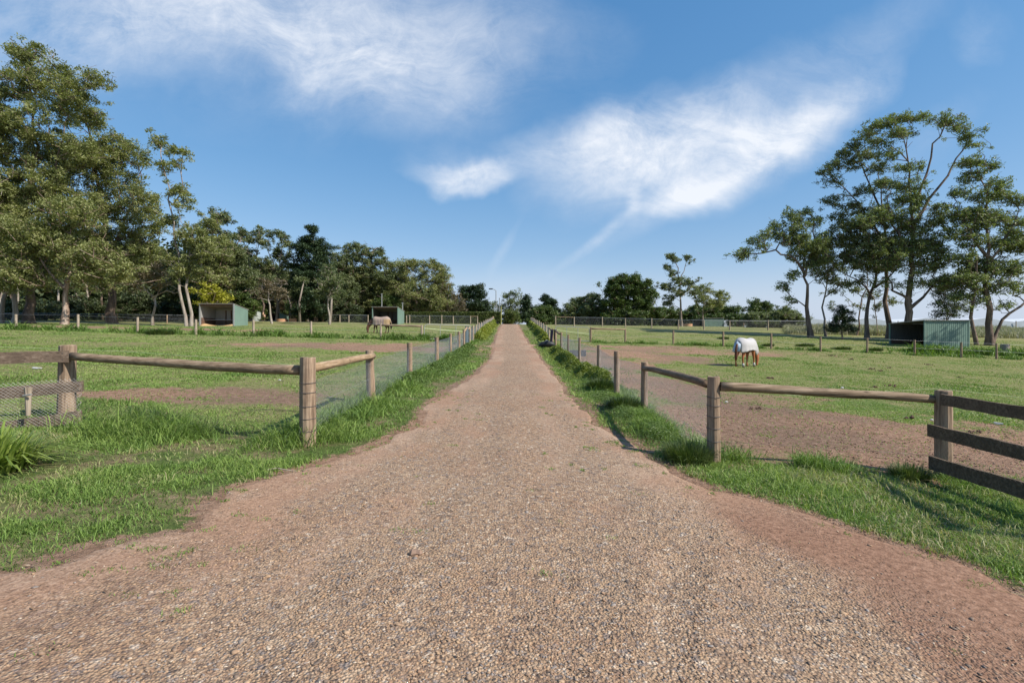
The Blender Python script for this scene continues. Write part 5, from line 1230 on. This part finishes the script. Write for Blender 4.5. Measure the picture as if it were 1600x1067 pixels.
tree('gum_tree', 'gum with separate round leaf puffs left of the dark conifer', 84, [[(432, 506), (434, 450), (438, 400), (440, 372)], [(434, 430), (418, 390), (420, 368)], [(436, 420), (452, 395), (450, 380)]], .33,
     [(420, 366, 8, 7), (436, 368, 9, 8), (448, 380, 9, 12), (428, 392, 11, 9), (442, 405, 14, 14), (420, 420, 16, 12), (448, 430, 14, 14), (430, 450, 18, 14)], cr=.85, per=120, fill=1.0, group=GL, mat='gumdark', bark='barkpale')
tree('gum_tree', 'small half bare pinkish brown tree right of the green shelter', 72, [[(425, 508), (423, 478), (418, 460), (408, 445)], [(421, 470), (434, 455), (440, 442)]], .24,
     [(408, 445, 14, 10), (430, 445, 16, 10), (418, 458, 16, 8), (440, 458, 10, 8)], cr=.6, per=70, leaf=.25, mat='gumbrown', bark='barkpale', group=GL)
tree('conifer_tree', 'tall dark green conifer left of the middle shelter', 84, [[(492, 506), (490, 430), (488, 358)]], .45,
     [(487, 360, 9, 7), (487, 376, 20, 10), (478, 388, 18, 8), (500, 388, 20, 9), (486, 402, 30, 11), (474, 418, 22, 9), (506, 416, 20, 9), (488, 432, 36, 12), (474, 448, 26, 10), (508, 448, 26, 10), (490, 466, 40, 13), (490, 486, 42, 12)], mat='pine', bark='barkred', cr=.95, per=230, leaf=.34, asp=.35, fill=1.7, group='dark conifers', droop=.2)
tree('gum_tree', 'small open gum with a pale trunk right of the dark conifer', 71, [[(515, 508), (514, 480), (515, 455), (513, 430)], [(515, 465), (528, 448), (530, 440)], [(514, 470), (502, 450)]], .25,
     [(512, 425, 14, 9), (505, 442, 14, 8), (525, 440, 14, 9), (515, 455, 18, 8), (530, 460, 12, 7, .8), (500, 460, 10, 7, .8)], cr=.75, per=110, leaf=.28, group=GL, bark='barkpale', mat='gumdark')
tree('gum_tree', 'dark airy gum rising left above the middle shelter', 99, [[(556, 506), (556, 450), (550, 410), (545, 390)], [(556, 440), (572, 400), (590, 388)]], .4,
     [(543, 388, 9, 9), (558, 385, 10, 8), (552, 405, 18, 12), (575, 396, 12, 9), (590, 392, 9, 9), (598, 408, 10, 8, .8), (580, 415, 14, 10), (540, 425, 18, 14), (565, 435, 26, 14), (600, 432, 18, 12)], cr=.9, fill=1.1, group=GL, mat='gumdark')
tree('gum_tree', 'pale olive bushy gum directly above the middle shelter roof', 100, [[(578, 506), (578, 470), (572, 440)]], .35,
     [(560, 430, 24, 16), (580, 450, 30, 18), (548, 458, 26, 16), (605, 462, 26, 16), (575, 475, 34, 14)], cr=1.0, fill=1.4, group=GL)
tree('gum_tree', 'big rounded bright gum right of the middle shelter', 99, [[(652, 506), (652, 470), (648, 430)], [(652, 460), (680, 430)], [(652, 465), (628, 440)]], .5,
     [(632, 414, 16, 9), (652, 412, 18, 8), (672, 413, 16, 8), (688, 420, 12, 8), (640, 430, 30, 14), (672, 435, 28, 14), (655, 455, 40, 16), (622, 450, 22, 14), (692, 448, 18, 14), (640, 475, 34, 14), (680, 475, 30, 14), (697, 430, 9, 6, .8)], cr=0.92, fill=1.6, leaf=0.29, group=GL, per=115)
tree('gum_tree', 'half bare pale branched gum at the right end of the left tree row', 100, [[(693, 505), (690, 485), (685, 465), (683, 450)], [(691, 490), (705, 470), (712, 455)], [(690, 490), (700, 460)]], .3,
     [(700, 452, 14, 10, .8), (712, 465, 12, 10, .8), (686, 458, 14, 8, .6), (720, 480, 12, 10), (700, 482, 18, 10)], cr=.8, per=70, leaf=.3, mat='gumbrown', bark='barkpale', group=GL)
tree('conifer_tree', 'dark rounded pine pair left of the tall lamp post', 112, [[(741, 505), (741, 470), (738, 450)]], .4,
     [(726, 452, 9, 6), (742, 449, 12, 7), (728, 462, 14, 8), (750, 460, 12, 8), (738, 474, 24, 10), (756, 480, 12, 10), (722, 482, 16, 10), (742, 490, 26, 10)], mat='pine', bark='barkred', cr=1.2, per=190, leaf=.42, fill=1.7, group='dark conifers', droop=.2)
tree('gum_tree', 'small airy gum between the lamp post and the drive top', 125, [[(798, 505), (798, 480), (796, 460)]], .3,
     [(792, 462, 9, 6), (804, 460, 9, 6), (798, 472, 15, 8), (812, 472, 9, 7, .8), (788, 482, 12, 8), (772, 478, 10, 6), (770, 490, 12, 8), (805, 486, 14, 8)], cr=1.1, per=90, leaf=.42, fill=1.1, bark='barkpale', mat='gumdark')
tree('conifer_tree', 'narrow dark pine directly above the end of the drive', 118, [[(823, 507), (823, 465)]], .35,
     [(823, 466, 5, 5), (822, 474, 9, 6), (824, 483, 11, 7), (823, 493, 14, 7), (822, 502, 15, 6)], mat='pine', bark='barkred', cr=1.0, per=230, leaf=.4, fill=1.9, group='dark conifers', droop=.2)
tree('conifer_tree', 'dark pine just right of the end of the drive', 118, [[(856, 506), (855, 468)]], .35,
     [(852, 467, 9, 6), (860, 474, 12, 7), (852, 482, 12, 8), (866, 486, 12, 8), (872, 494, 10, 8)], mat='pine', bark='barkred', cr=1.0, per=220, leaf=.4, fill=1.8, group='dark conifers', droop=.2)
tree('shrub', 'light green rounded shrub right of the drive top', 104, [[(846, 507), (846, 495)]], .2, [(836, 492, 14, 8), (850, 486, 16, 8), (866, 494, 14, 9), (846, 500, 26, 8)], mat='bush', cr=.9, per=190, leaf=.32, fill=1.8, cat='shrub')
tree('shrub', 'green clipped shrub left of the drive end', 96, [[(797, 508), (797, 496)]], .2, [(795, 492, 11, 7), (804, 496, 9, 8), (792, 501, 12, 7)], mat='hedge', cr=.8, per=190, leaf=.28, fill=2.0, cat='shrub')
tree('gum_tree', 'tall airy gum filling the gap right of the leaning double trunk', 70, [[(322, 507), (322, 450), (326, 400), (330, 360)], [(323, 430), (308, 400), (304, 385)]], .3,
     [(330, 352, 16, 10), (315, 368, 16, 10), (340, 375, 18, 12), (322, 392, 24, 16), (345, 400, 20, 14), (310, 415, 20, 16), (335, 430, 26, 18)], cr=.8, per=110, leaf=.29, fill=1.3, group=GL, mat='gum', bark='bark')
tree('gum_tree', 'dim grey green gum rising between slender gum and upright leaf tufts', 90, [[(366, 507), (366, 450), (364, 400), (366, 375)]], .3,
     [(366, 372, 12, 9), (358, 388, 16, 12), (376, 395, 16, 12), (364, 412, 24, 16), (380, 428, 20, 14), (355, 435, 20, 16)], cr=.9, per=120, leaf=.3, fill=1.3, group=GL, mat='gumdark')
tree('gum_tree', 'grey green gum joining the dark conifer to the airy gum', 97, [[(528, 507), (528, 450), (526, 410)]], .3,
     [(524, 402, 14, 9), (534, 415, 16, 11), (518, 422, 16, 12), (530, 436, 24, 15)], cr=.95, per=130, leaf=.32, fill=1.4, group=GL, mat='gumdark')
tree('gum_tree', 'bright olive gum filling the gap left of the big rounded gum', 102, [[(612, 507), (612, 460), (610, 430)]], .3,
     [(608, 418, 14, 9), (616, 430, 16, 11), (602, 440, 18, 12), (618, 450, 22, 14)], cr=1.0, per=140, leaf=.33, fill=1.4, group=GL, mat='gum')
# --- right of the drive
tree('broadleaf_tree', 'low dark rounded tree left of the big dome tree', 106, [[(916, 507), (916, 485)]], .35, [(905, 472, 16, 8), (925, 468, 14, 7), (892, 482, 15, 9), (915, 485, 26, 11), (938, 482, 18, 10), (900, 496, 24, 8), (935, 496, 20, 8)], mat='gumdark', cr=1.1, per=200, leaf=.4, fill=1.7)
tree('broadleaf_tree', 'big dark dome shaped tree right of the drive', 100, [[(984, 507), (984, 480), (982, 455)]], .5, [(968, 440, 18, 8), (985, 436, 20, 8), (1003, 445, 16, 8), (958, 452, 14, 9), (980, 455, 30, 12), (1012, 462, 14, 10), (965, 472, 24, 12), (995, 475, 28, 12), (980, 492, 40, 10), (1020, 490, 16, 10)], mat='bush', cr=1.2, per=220, leaf=.4, fill=1.8)
tree('gum_tree', 'tall spindly gum with a few leaf puffs on top right of the dome tree', 86, [[(1065, 507), (1064, 470), (1062, 440), (1057, 418), (1050, 402)], [(1063, 440), (1069, 422), (1074, 408)]], .33,
     [(1048, 402, 8, 7), (1054, 408, 6, 5, .8), (1074, 403, 6, 5), (1043, 418, 7, 6), (1051, 426, 6, 5), (1060, 440, 14, 7), (1076, 440, 10, 7), (1042, 446, 13, 8), (1058, 455, 16, 8), (1080, 455, 10, 8, .7), (1048, 470, 14, 9)], cr=.7, per=100, leaf=.32, mat='gumdark', bark='barkpale', tipr=.016)
tree('gum_tree', 'straggly gum right beside the tall spindly gum', 92, [[(1098, 508), (1098, 480), (1096, 460)], [(1098, 480), (1118, 465), (1128, 458)]], .3,
     [(1092, 448, 10, 6), (1102, 455, 10, 7), (1092, 466, 16, 9), (1110, 474, 14, 8), (1124, 460, 9, 6), (1133, 464, 7, 5, .8), (1130, 474, 11, 7)], cr=.8, per=120, leaf=.32, mat='gum', bark='barkpale')
tree('broadleaf_tree', 'rounded green tree behind the small far right shelter', 112, [[(1120, 508), (1120, 490)]], .3, [(1095, 485, 20, 10), (1118, 483, 20, 10), (1140, 488, 20, 10), (1105, 497, 30, 8), (1080, 492, 18, 9), (1035, 488, 18, 9), (1055, 494, 18, 8)], mat='bush', cr=1.1, per=200, leaf=.38, fill=1.7)
tree('broadleaf_tree', 'pale topped rounded tree left of the long limbed gum', 96, [[(1192, 512), (1191, 490)]], .3, [(1186, 474, 11, 6), (1198, 478, 10, 6), (1182, 484, 16, 8), (1202, 488, 12, 8), (1190, 496, 20, 8)], mat='bush', cr=.9, per=160, leaf=.34, fill=1.5)
tree('shrub', 'dark spreading bush row under the long limbed gum', 84, [[(1215, 514), (1215, 500)]], .2, [(1175, 496, 16, 8), (1200, 495, 18, 9), (1225, 492, 18, 9), (1240, 500, 16, 9), (1190, 506, 24, 8), (1225, 508, 22, 7)], mat='gumdark', cr=.9, per=210, leaf=.32, fill=1.9, cat='shrub')
tree('shrub', 'low green shrubs closing the gap between far right trees', 105, [[(1155, 510), (1155, 500)]], .2, [(1146, 498, 12, 7), (1162, 500, 12, 7), (1152, 506, 18, 5)], mat='bush', cr=.9, per=180, leaf=.34, fill=1.7, cat='shrub')
# --- right gums
tree('gum_tree', 'gum with one long limb reaching left toward the drive', 60, [[(1267, 518), (1264, 480), (1258, 445), (1255, 420), (1262, 380)], {'p': [(1256, 425), (1238, 404), (1222, 398), (1195, 394), (1172, 396)], 'a': .17, 'b': .06}, [(1258, 430), (1275, 380), (1272, 350)]], .52,
     [(1156, 400, 8, 8), (1166, 394, 8, 5), (1178, 376, 11, 6), (1195, 368, 12, 7), (1190, 385, 11, 6, .8), (1212, 355, 13, 8), (1232, 334, 11, 7), (1245, 342, 14, 8), (1258, 330, 9, 6), (1228, 366, 18, 10), (1250, 370, 20, 12), (1276, 345, 16, 10), (1265, 390, 24, 14), (1290, 375, 18, 14), (1245, 400, 18, 10), (1238, 430, 12, 10), (1225, 448, 10, 8), (1232, 470, 12, 7, .8), (1222, 485, 10, 6, .7), (1270, 415, 18, 12), (1262, 385, 30, 22), (1240, 355, 20, 12), (1285, 400, 20, 20)],
     cr=0.66, per=72, leaf=0.25, fill=1.5, group=GR, bark='barkred', mat='gumright', tipr=.016)
tree('gum_tree', 'slim pale trunked gum right of the long limbed gum', 63, [[(1291, 518), (1288, 480), (1289, 440), (1292, 410)], [(1288, 465), (1310, 448), (1325, 440)]], .24,
     [(1290, 405, 20, 12), (1310, 420, 18, 10), (1280, 430, 14, 9), (1300, 440, 16, 8, .8), (1318, 445, 12, 7, .8), (1300, 455, 10, 6, .6)], cr=0.66, per=72, leaf=0.25, fill=1.5, group=GR, bark='barkpale', mat='gumdark')
tree('conifer_tree', 'small dark spiky conifer standing between the right gum trunks', 58, [[(1317, 521), (1316, 478)]], .14,
     [(1314, 480, 4, 3), (1310, 486, 10, 4), (1322, 489, 10, 4), (1306, 496, 13, 5), (1326, 499, 12, 5), (1316, 506, 20, 6), (1308, 514, 14, 5), (1328, 514, 10, 5)], mat='pine', bark='barkred', cr=.55, per=150, leaf=.24, asp=.3, fill=1.3, group='dark conifers', droop=.1)
tree('gum_tree', 'dark leaning trunk gum in the middle of the right group', 59, [[(1355, 522), (1359, 480), (1368, 440), (1372, 400), (1368, 350)], [(1362, 465), (1340, 440), (1322, 425)], [(1366, 450), (1395, 425), (1410, 400)]], .42,
     [(1345, 350, 24, 14), (1330, 375, 26, 14), (1365, 375, 24, 14), (1345, 400, 30, 14), (1325, 415, 22, 12), (1365, 420, 24, 12), (1390, 400, 22, 12), (1340, 440, 20, 8, .6), (1350, 390, 40, 28), (1320, 360, 24, 20)], cr=0.66, per=72, leaf=0.25, fill=1.5, group=GR, bark='barkred', mat='gumdark')
tree('gum_tree', 'tall gum with reddish trunk leaning its crown left toward the sky', 61, [[(1389, 524), (1387, 470), (1384, 400), (1382, 330), (1372, 270)], [(1384, 380), (1345, 320), (1310, 280)], [(1383, 340), (1352, 270), (1345, 230)]], .5,
     [(1292, 268, 13, 8), (1308, 256, 14, 9), (1322, 240, 14, 9), (1336, 226, 13, 8), (1352, 212, 14, 8), (1310, 280, 14, 7, .8), (1335, 255, 20, 10), (1358, 240, 18, 10), (1300, 312, 14, 8), (1325, 320, 20, 10), (1350, 300, 20, 10, .8), (1370, 265, 18, 10), (1380, 290, 18, 10, .8), (1312, 340, 18, 8), (1360, 330, 22, 10)],
     cr=0.66, per=72, leaf=0.25, fill=1.5, group=GR, bark='barkred', mat='gumdark', tipr=.016)
tree('gum_tree', 'tallest right gum with a wide flat umbrella top behind the large shelter', 57, [[(1424, 524), (1422, 470), (1426, 400), (1428, 330), (1420, 270), (1412, 215)], {'p': [(1427, 350), (1452, 310), (1478, 275), (1498, 245), (1515, 225)], 'a': .22, 'b': .06}, {'p': [(1427, 330), (1448, 270), (1462, 225), (1470, 200)], 'a': .2, 'b': .06}, [(1423, 470), (1400, 455), (1382, 430)], [(1424, 480), (1455, 450), (1475, 430)], [(1426, 400), (1395, 350), (1380, 310)]], .68,
     [(1368, 200, 14, 8), (1385, 192, 15, 8), (1402, 186, 16, 7), (1422, 183, 17, 6), (1442, 184, 17, 6), (1462, 188, 16, 7), (1482, 192, 15, 7), (1500, 200, 13, 7), (1512, 214, 12, 8), (1517, 226, 10, 6), (1398, 212, 18, 8), (1376, 222, 15, 8), (1420, 205, 16, 7, .7), (1395, 240, 18, 9, .8), (1410, 265, 18, 9, .8), (1385, 285, 18, 9, .8), (1432, 262, 12, 7, .6), (1410, 310, 24, 11), (1440, 310, 18, 9, .8), (1395, 345, 26, 12), (1430, 350, 26, 12), (1460, 345, 18, 10), (1375, 375, 24, 12), (1415, 385, 30, 13), (1450, 385, 26, 12), (1395, 415, 26, 12), (1435, 420, 28, 12), (1470, 410, 18, 10), (1415, 445, 22, 9, .7), (1460, 445, 20, 9, .8), (1375, 440, 16, 9, .7), (1400, 330, 40, 20), (1440, 370, 40, 24), (1390, 400, 40, 22), (1450, 400, 30, 20), (1360, 345, 26, 16), (1425, 290, 26, 12), (1470, 330, 18, 12), (1480, 440, 22, 12)],
     cr=0.66, per=72, leaf=0.25, fill=1.5, group=GR, bark='barkred', mat='gumright', tipr=.016)
tree('gum_tree', 'thick gum with forked base at the right edge behind the shelter', 54, [[(1546, 530), (1545, 485), (1543, 430), (1541, 370), (1535, 300), (1528, 262)], {'p': [(1527, 530), (1520, 495), (1518, 450), (1524, 400)], 'a': .24, 'b': .1}, {'p': [(1550, 520), (1566, 498), (1590, 480), (1615, 462)], 'a': .2, 'b': .09}, [(1543, 420), (1570, 370), (1590, 330)], [(1542, 400), (1510, 350), (1495, 320)]], .55,
     [(1512, 256, 16, 8), (1530, 254, 15, 8), (1548, 262, 12, 8), (1520, 275, 22, 10), (1550, 290, 20, 10), (1500, 300, 18, 10), (1535, 310, 26, 12), (1570, 305, 18, 10), (1590, 315, 16, 10), (1510, 335, 24, 12), (1555, 340, 28, 12), (1595, 345, 22, 12), (1495, 365, 20, 12), (1530, 375, 28, 13), (1570, 385, 28, 13), (1610, 385, 22, 14), (1500, 400, 24, 12), (1545, 415, 30, 13), (1590, 420, 24, 12), (1510, 440, 26, 12), (1560, 450, 26, 11), (1495, 465, 20, 9), (1530, 468, 20, 9), (1600, 450, 20, 11), (1575, 478, 14, 6, .7), (1512, 485, 12, 6, .6), (1530, 340, 40, 26), (1560, 420, 50, 26), (1520, 440, 40, 22), (1590, 370, 30, 24)],
     cr=0.66, per=72, leaf=0.25, fill=1.5, group=GR, bark='barkred', mat='gumright', tipr=.016)
tree('gum_tree', 'twin stemmed slighter gum behind the left end of the large shelter', 66, [[(1338, 521), (1345, 480), (1350, 450), (1352, 420)], [(1372, 505), (1365, 470), (1350, 440)]], .16,
     [(1335, 455, 14, 6, .6), (1365, 460, 14, 7, .6), (1400, 470, 12, 7, .6), (1340, 480, 10, 6, .5), (1372, 478, 9, 6, .5), (1300, 478, 8, 6, .5)], cr=0.66, per=72, leaf=0.25, fill=1.5, group=GR, mat='gumdark')
tree('conifer_tree', 'dark drooping conifer right behind the large shelter roof', 60, [[(1478, 528), (1476, 470)]], .2,
     [(1470, 455, 14, 8), (1484, 465, 16, 8), (1470, 476, 18, 8), (1490, 482, 14, 7), (1478, 492, 18, 7)], mat='pine', bark='barkred', cr=.8, per=150, leaf=.26, asp=.3, fill=1.3, group='dark conifers', droop=.4)
# trees beyond the right edge of the frame throw their shade on the paddock
for k, (x_, y_, hgt) in enumerate(((53, 41.5, 16), (47, 23, 15), (57, 31, 16))):
    px0 = CX + x_ / y_ * F; s = F / y_
    zb = CY - (h1(x_, y_) - EYE) * s
    tree('gum_tree', ['gum just beyond the right frame edge shading the paddock', 'nearest gum beyond the right frame edge', 'gum far beyond the right frame edge'][k], y_, [[(px0, zb), (px0, zb - hgt * s * .5), (px0 - s, zb - hgt * s * .8)]], .4,
         [(px0 + dx * s, zb - dz * s, rx * s, rz * s) for dx, dz, rx, rz in ((0, hgt * .9, 2.2, 1.2), (-2, hgt * .75, 2.2, 1.3), (2, hgt * .7, 2.5, 1.5), (0, hgt * .55, 3, 1.4), (-2.5, hgt * .45, 1.8, .9))], per=45 if k == 0 else 110, fill=.3 if k == 0 else 1.1, group='gums beyond the right frame edge')

# understorey of the left wood
US = 'undergrowth shrubs of the left wood'
for k, (px, py, rx, ry, d, mt, lab) in enumerate([
    (333, 462, 17, 14, 68, 'yellow', 'bright yellow-green shrub above the left green shelter roof'),
    (375, 478, 26, 22, 80, 'bush', 'mid green bush right behind the left green shelter'),
    (474, 488, 26, 16, 97, 'bush', 'round green bush above the low far left shelter'),
    (447, 474, 12, 18, 99, 'gumbrown', 'brownish green shrub between pink tree and conifer'),
    (395, 488, 22, 12, 97, 'hedge', 'low green bush above the blue-grey lean-to'),
    (215, 480, 30, 22, 74, 'forest', 'dark shrub between the crooked gum and the broad gum'),
    (310, 482, 22, 20, 76, 'bush', 'dark green shrub just left of the green shelter'),
    (130, 485, 34, 18, 74, 'forest', 'dark shrub between the two biggest gum trunks'),
    (70, 487, 26, 15, 76, 'forest', 'dark shrub right of the tallest gum trunk'),
    (268, 487, 22, 16, 78, 'forest', 'dark shrub behind the leaning double trunk'),
    (540, 488, 28, 15, 92, 'forest', 'dark bush left of the middle shelter'),
    (605, 478, 22, 16, 96, 'bush', 'green bush behind the middle shelter roof'),
    (15, 487, 22, 15, 74, 'forest', 'dark shrub at the left frame edge under the gums'),
    (355, 455, 30, 26, 84, 'gumdark', 'tall grey green shrub rising behind the yellow-green shrub'),
    (415, 440, 34, 26, 99, 'gumdark', 'tall grey green thicket behind the pinkish bare tree'),
    (530, 455, 32, 26, 96, 'gumdark', 'grey green thicket behind the small open gum'),
    (190, 450, 36, 24, 78, 'gumdark', 'tall dim thicket behind the broad gum trunk'),
    (285, 445, 30, 28, 80, 'gumdark', 'tall dim thicket behind the leaning double trunk')]):
    s = [(px - rx * .5, py - ry * .25, rx * .55, ry * .5), (px + rx * .45, py - ry * .1, rx * .55, ry * .55), (px, py - ry * .6, rx * .5, ry * .4), (px, py + ry * .4, rx * .9, ry * .5)]
    tree('shrub', lab, d, [[(px, 508), (px, py)]], .12, s, mat=mt, cr=.95, per=190, leaf=.33, fill=1.7, group=US, cat='shrub', bark='barkred')
# dense wood far behind on the left
def wood(label, d0, d1, tops, n, mat, px0, px1, leaf=.6):
    x = RNG.uniform(px0, px1, n); d = RNG.uniform(d0, d1, n); top = np.interp(x, [t[0] for t in tops], [t[1] for t in tops]); X_ = (x - CX) / F * d
    zt = EYE + (CY - top) / F * d; zb = H(X_, d); c = fbm(X_ * .22, d * .22, 55, 4)
    hh = (zt - zb) * (.55 + .75 * c); z = zb + hh * RNG.random(n) ** 1.0
    keep = (fbm(X_ * .6 + 50, z * .6, 66, 3) > .40) | (z < zb + (zt - zb) * .62); X_, d, z = X_[keep], d[keep], z[keep]
    V, f = leafquads(np.stack([X_, d, z], -1), leaf * RNG.uniform(.7, 1.4, len(X_)), .6, .4, .4)
    tag(obj_np('woodland', V, [f], MAT[mat], attrs={'tone': np.repeat(RNG.random(len(X_)), 4)}), label, 'woodland', kind='stuff')
wood('dense dark wood far behind the left gum trees', 103, 118, [(-250, 330), (60, 340), (220, 370), (300, 375), (420, 405), (520, 425), (620, 435), (715, 462)], 150000, 'forest', -250, 715, .85)
wood('low distant tree belt behind the right paddock', 128, 145, [(830, 492), (900, 486), (1000, 484), (1100, 488), (1180, 492), (1260, 502)], 50000, 'forest', 835, 1265, .8)
for k in range(26):
    px = random.uniform(-40, 540); d = random.uniform(80, 95); x_ = gx(px, d); zb = h1(x_, d); mb = MB(); hh = random.uniform(5, 8)
    mb.tube([(x_, d, zb - .3), (x_ + random.uniform(-.5, .5), d, zb + hh * .5), (x_ + random.uniform(-1.2, 1.2), d, zb + hh)], [random.uniform(.15, .32), .16, .06], 7)
    e = empty('gum_sapling', (x_, d, zb)); tag(e, 'slender straight gum trunk deep in the left wood', 'tree', 'slender trunks inside the left wood')
    mb.build('trunk', MAT['barkpale' if random.random() < .5 else 'barkred'], e, origin=e.location, smooth_=True)
    C = np.array([(x_ + random.uniform(-1.2, 1.2), d + random.uniform(-1, 1), zb + hh + random.uniform(-1.5, .6)) for _ in range(5)])
    V, fq, tone = leaves(C, .9, 90, .34, .42, .6); obj_np('crown', V - np.array(e.location), [fq], MAT['gumdark'], parent=e, attrs={'tone': tone})
# hedges
def hedge(label, pxa, pxb, pt, d, depth):
    xa, xb = gx(pxa, d), gx(pxb, d); zt = EYE + (CY - pt) / F * d; zb = min(h1(xa, d), h1(xb, d)) - .2; e = empty('hedge', ((xa + xb) / 2, d + depth / 2, zb + .2)); tag(e, label, 'hedge', 'clipped hedges at the top of the drive')
    o = np.array(e.location); n = int((xb - xa) * (zt - zb) * 260)
    fa = RNG.random(n); x = RNG.uniform(xa, xb, n); y = np.full(n, float(d)); z = RNG.uniform(zb, zt, n)
    topm = fa < .3; y = np.where(topm, d + RNG.uniform(0, depth, n), d + np.abs(RNG.normal(0, .12, n))); z = np.where(topm, zt - np.abs(RNG.normal(0, .08, n)), z)
    endm = (fa > .3) & (fa < .36); x = np.where(endm, xb - np.abs(RNG.normal(0, .1, n)), x); y = np.where(endm, d + RNG.uniform(0, depth, n), y)
    bump_ = (fbm(x * 1.2, z * 1.2, 8, 3) - .5) * .35; y = y + bump_
    V, f = leafquads(np.stack([x, y, z], -1), .17 * RNG.uniform(.6, 1.4, n), .6, .3); obj_np('foliage', V - o, [f], MAT['hedge'], parent=e, attrs={'tone': np.repeat(RNG.random(n), 4)})
    mb = MB(); mb.box((xa + .1, d + .25, zb), (xb - .1, d + depth - .1, zt - .15)); mb.build('dark_core', MAT['core_fill'], e, origin=o)  # solid dark box filling the middle of the hedge
MAT['core_fill'] = plain('dark_core_fill', (.045, .05, .02), .95, 0, .4, 3)
hedge('long straight clipped hedge right of the middle shelter', 632, 783, 487, 93, 1.6)
hedge('lower clipped hedge left of the middle shelter', 543, 584, 491, 97, 1.4)
# pale tall weeds under the netting on the right
n = 60000; px = RNG.uniform(1225, 1750, n); d = RNG.uniform(66, 84, n); x = (px - CX) / F * d; c = fbm(x * .35, d * .35, 15, 3)
blades(x, d, (.25 + .8 * RNG.random(n)) * (.35 + c), np.full(n, .07), RNG.uniform(.1, .5, n), .2 + .6 * RNG.random(n), MAT['reed'], 'dry_weeds', 'tall pale dry weeds beyond the right gum trunks', 'weeds')
# old stump right
x, y = gx(1570, 47), 47; e = empty('tree_stump', (x, y, h1(x, y))); tag(e, 'low grey sawn stump right of the large shelter', 'stump')
mb = MB(); mb.tube([(0, 0, -.2), (0, 0, .2), (.02, 0, .62)], [.42, .36, .33], 12); mb.build('bole', MAT['barkpale'], e, smooth_=False)
mb = MB(); mb.tube([(.02, 0, .62), (.02, 0, .64)], .31, 12); mb.build('cut_face', MAT['farwood'], e)
print('leaves', NT[0])
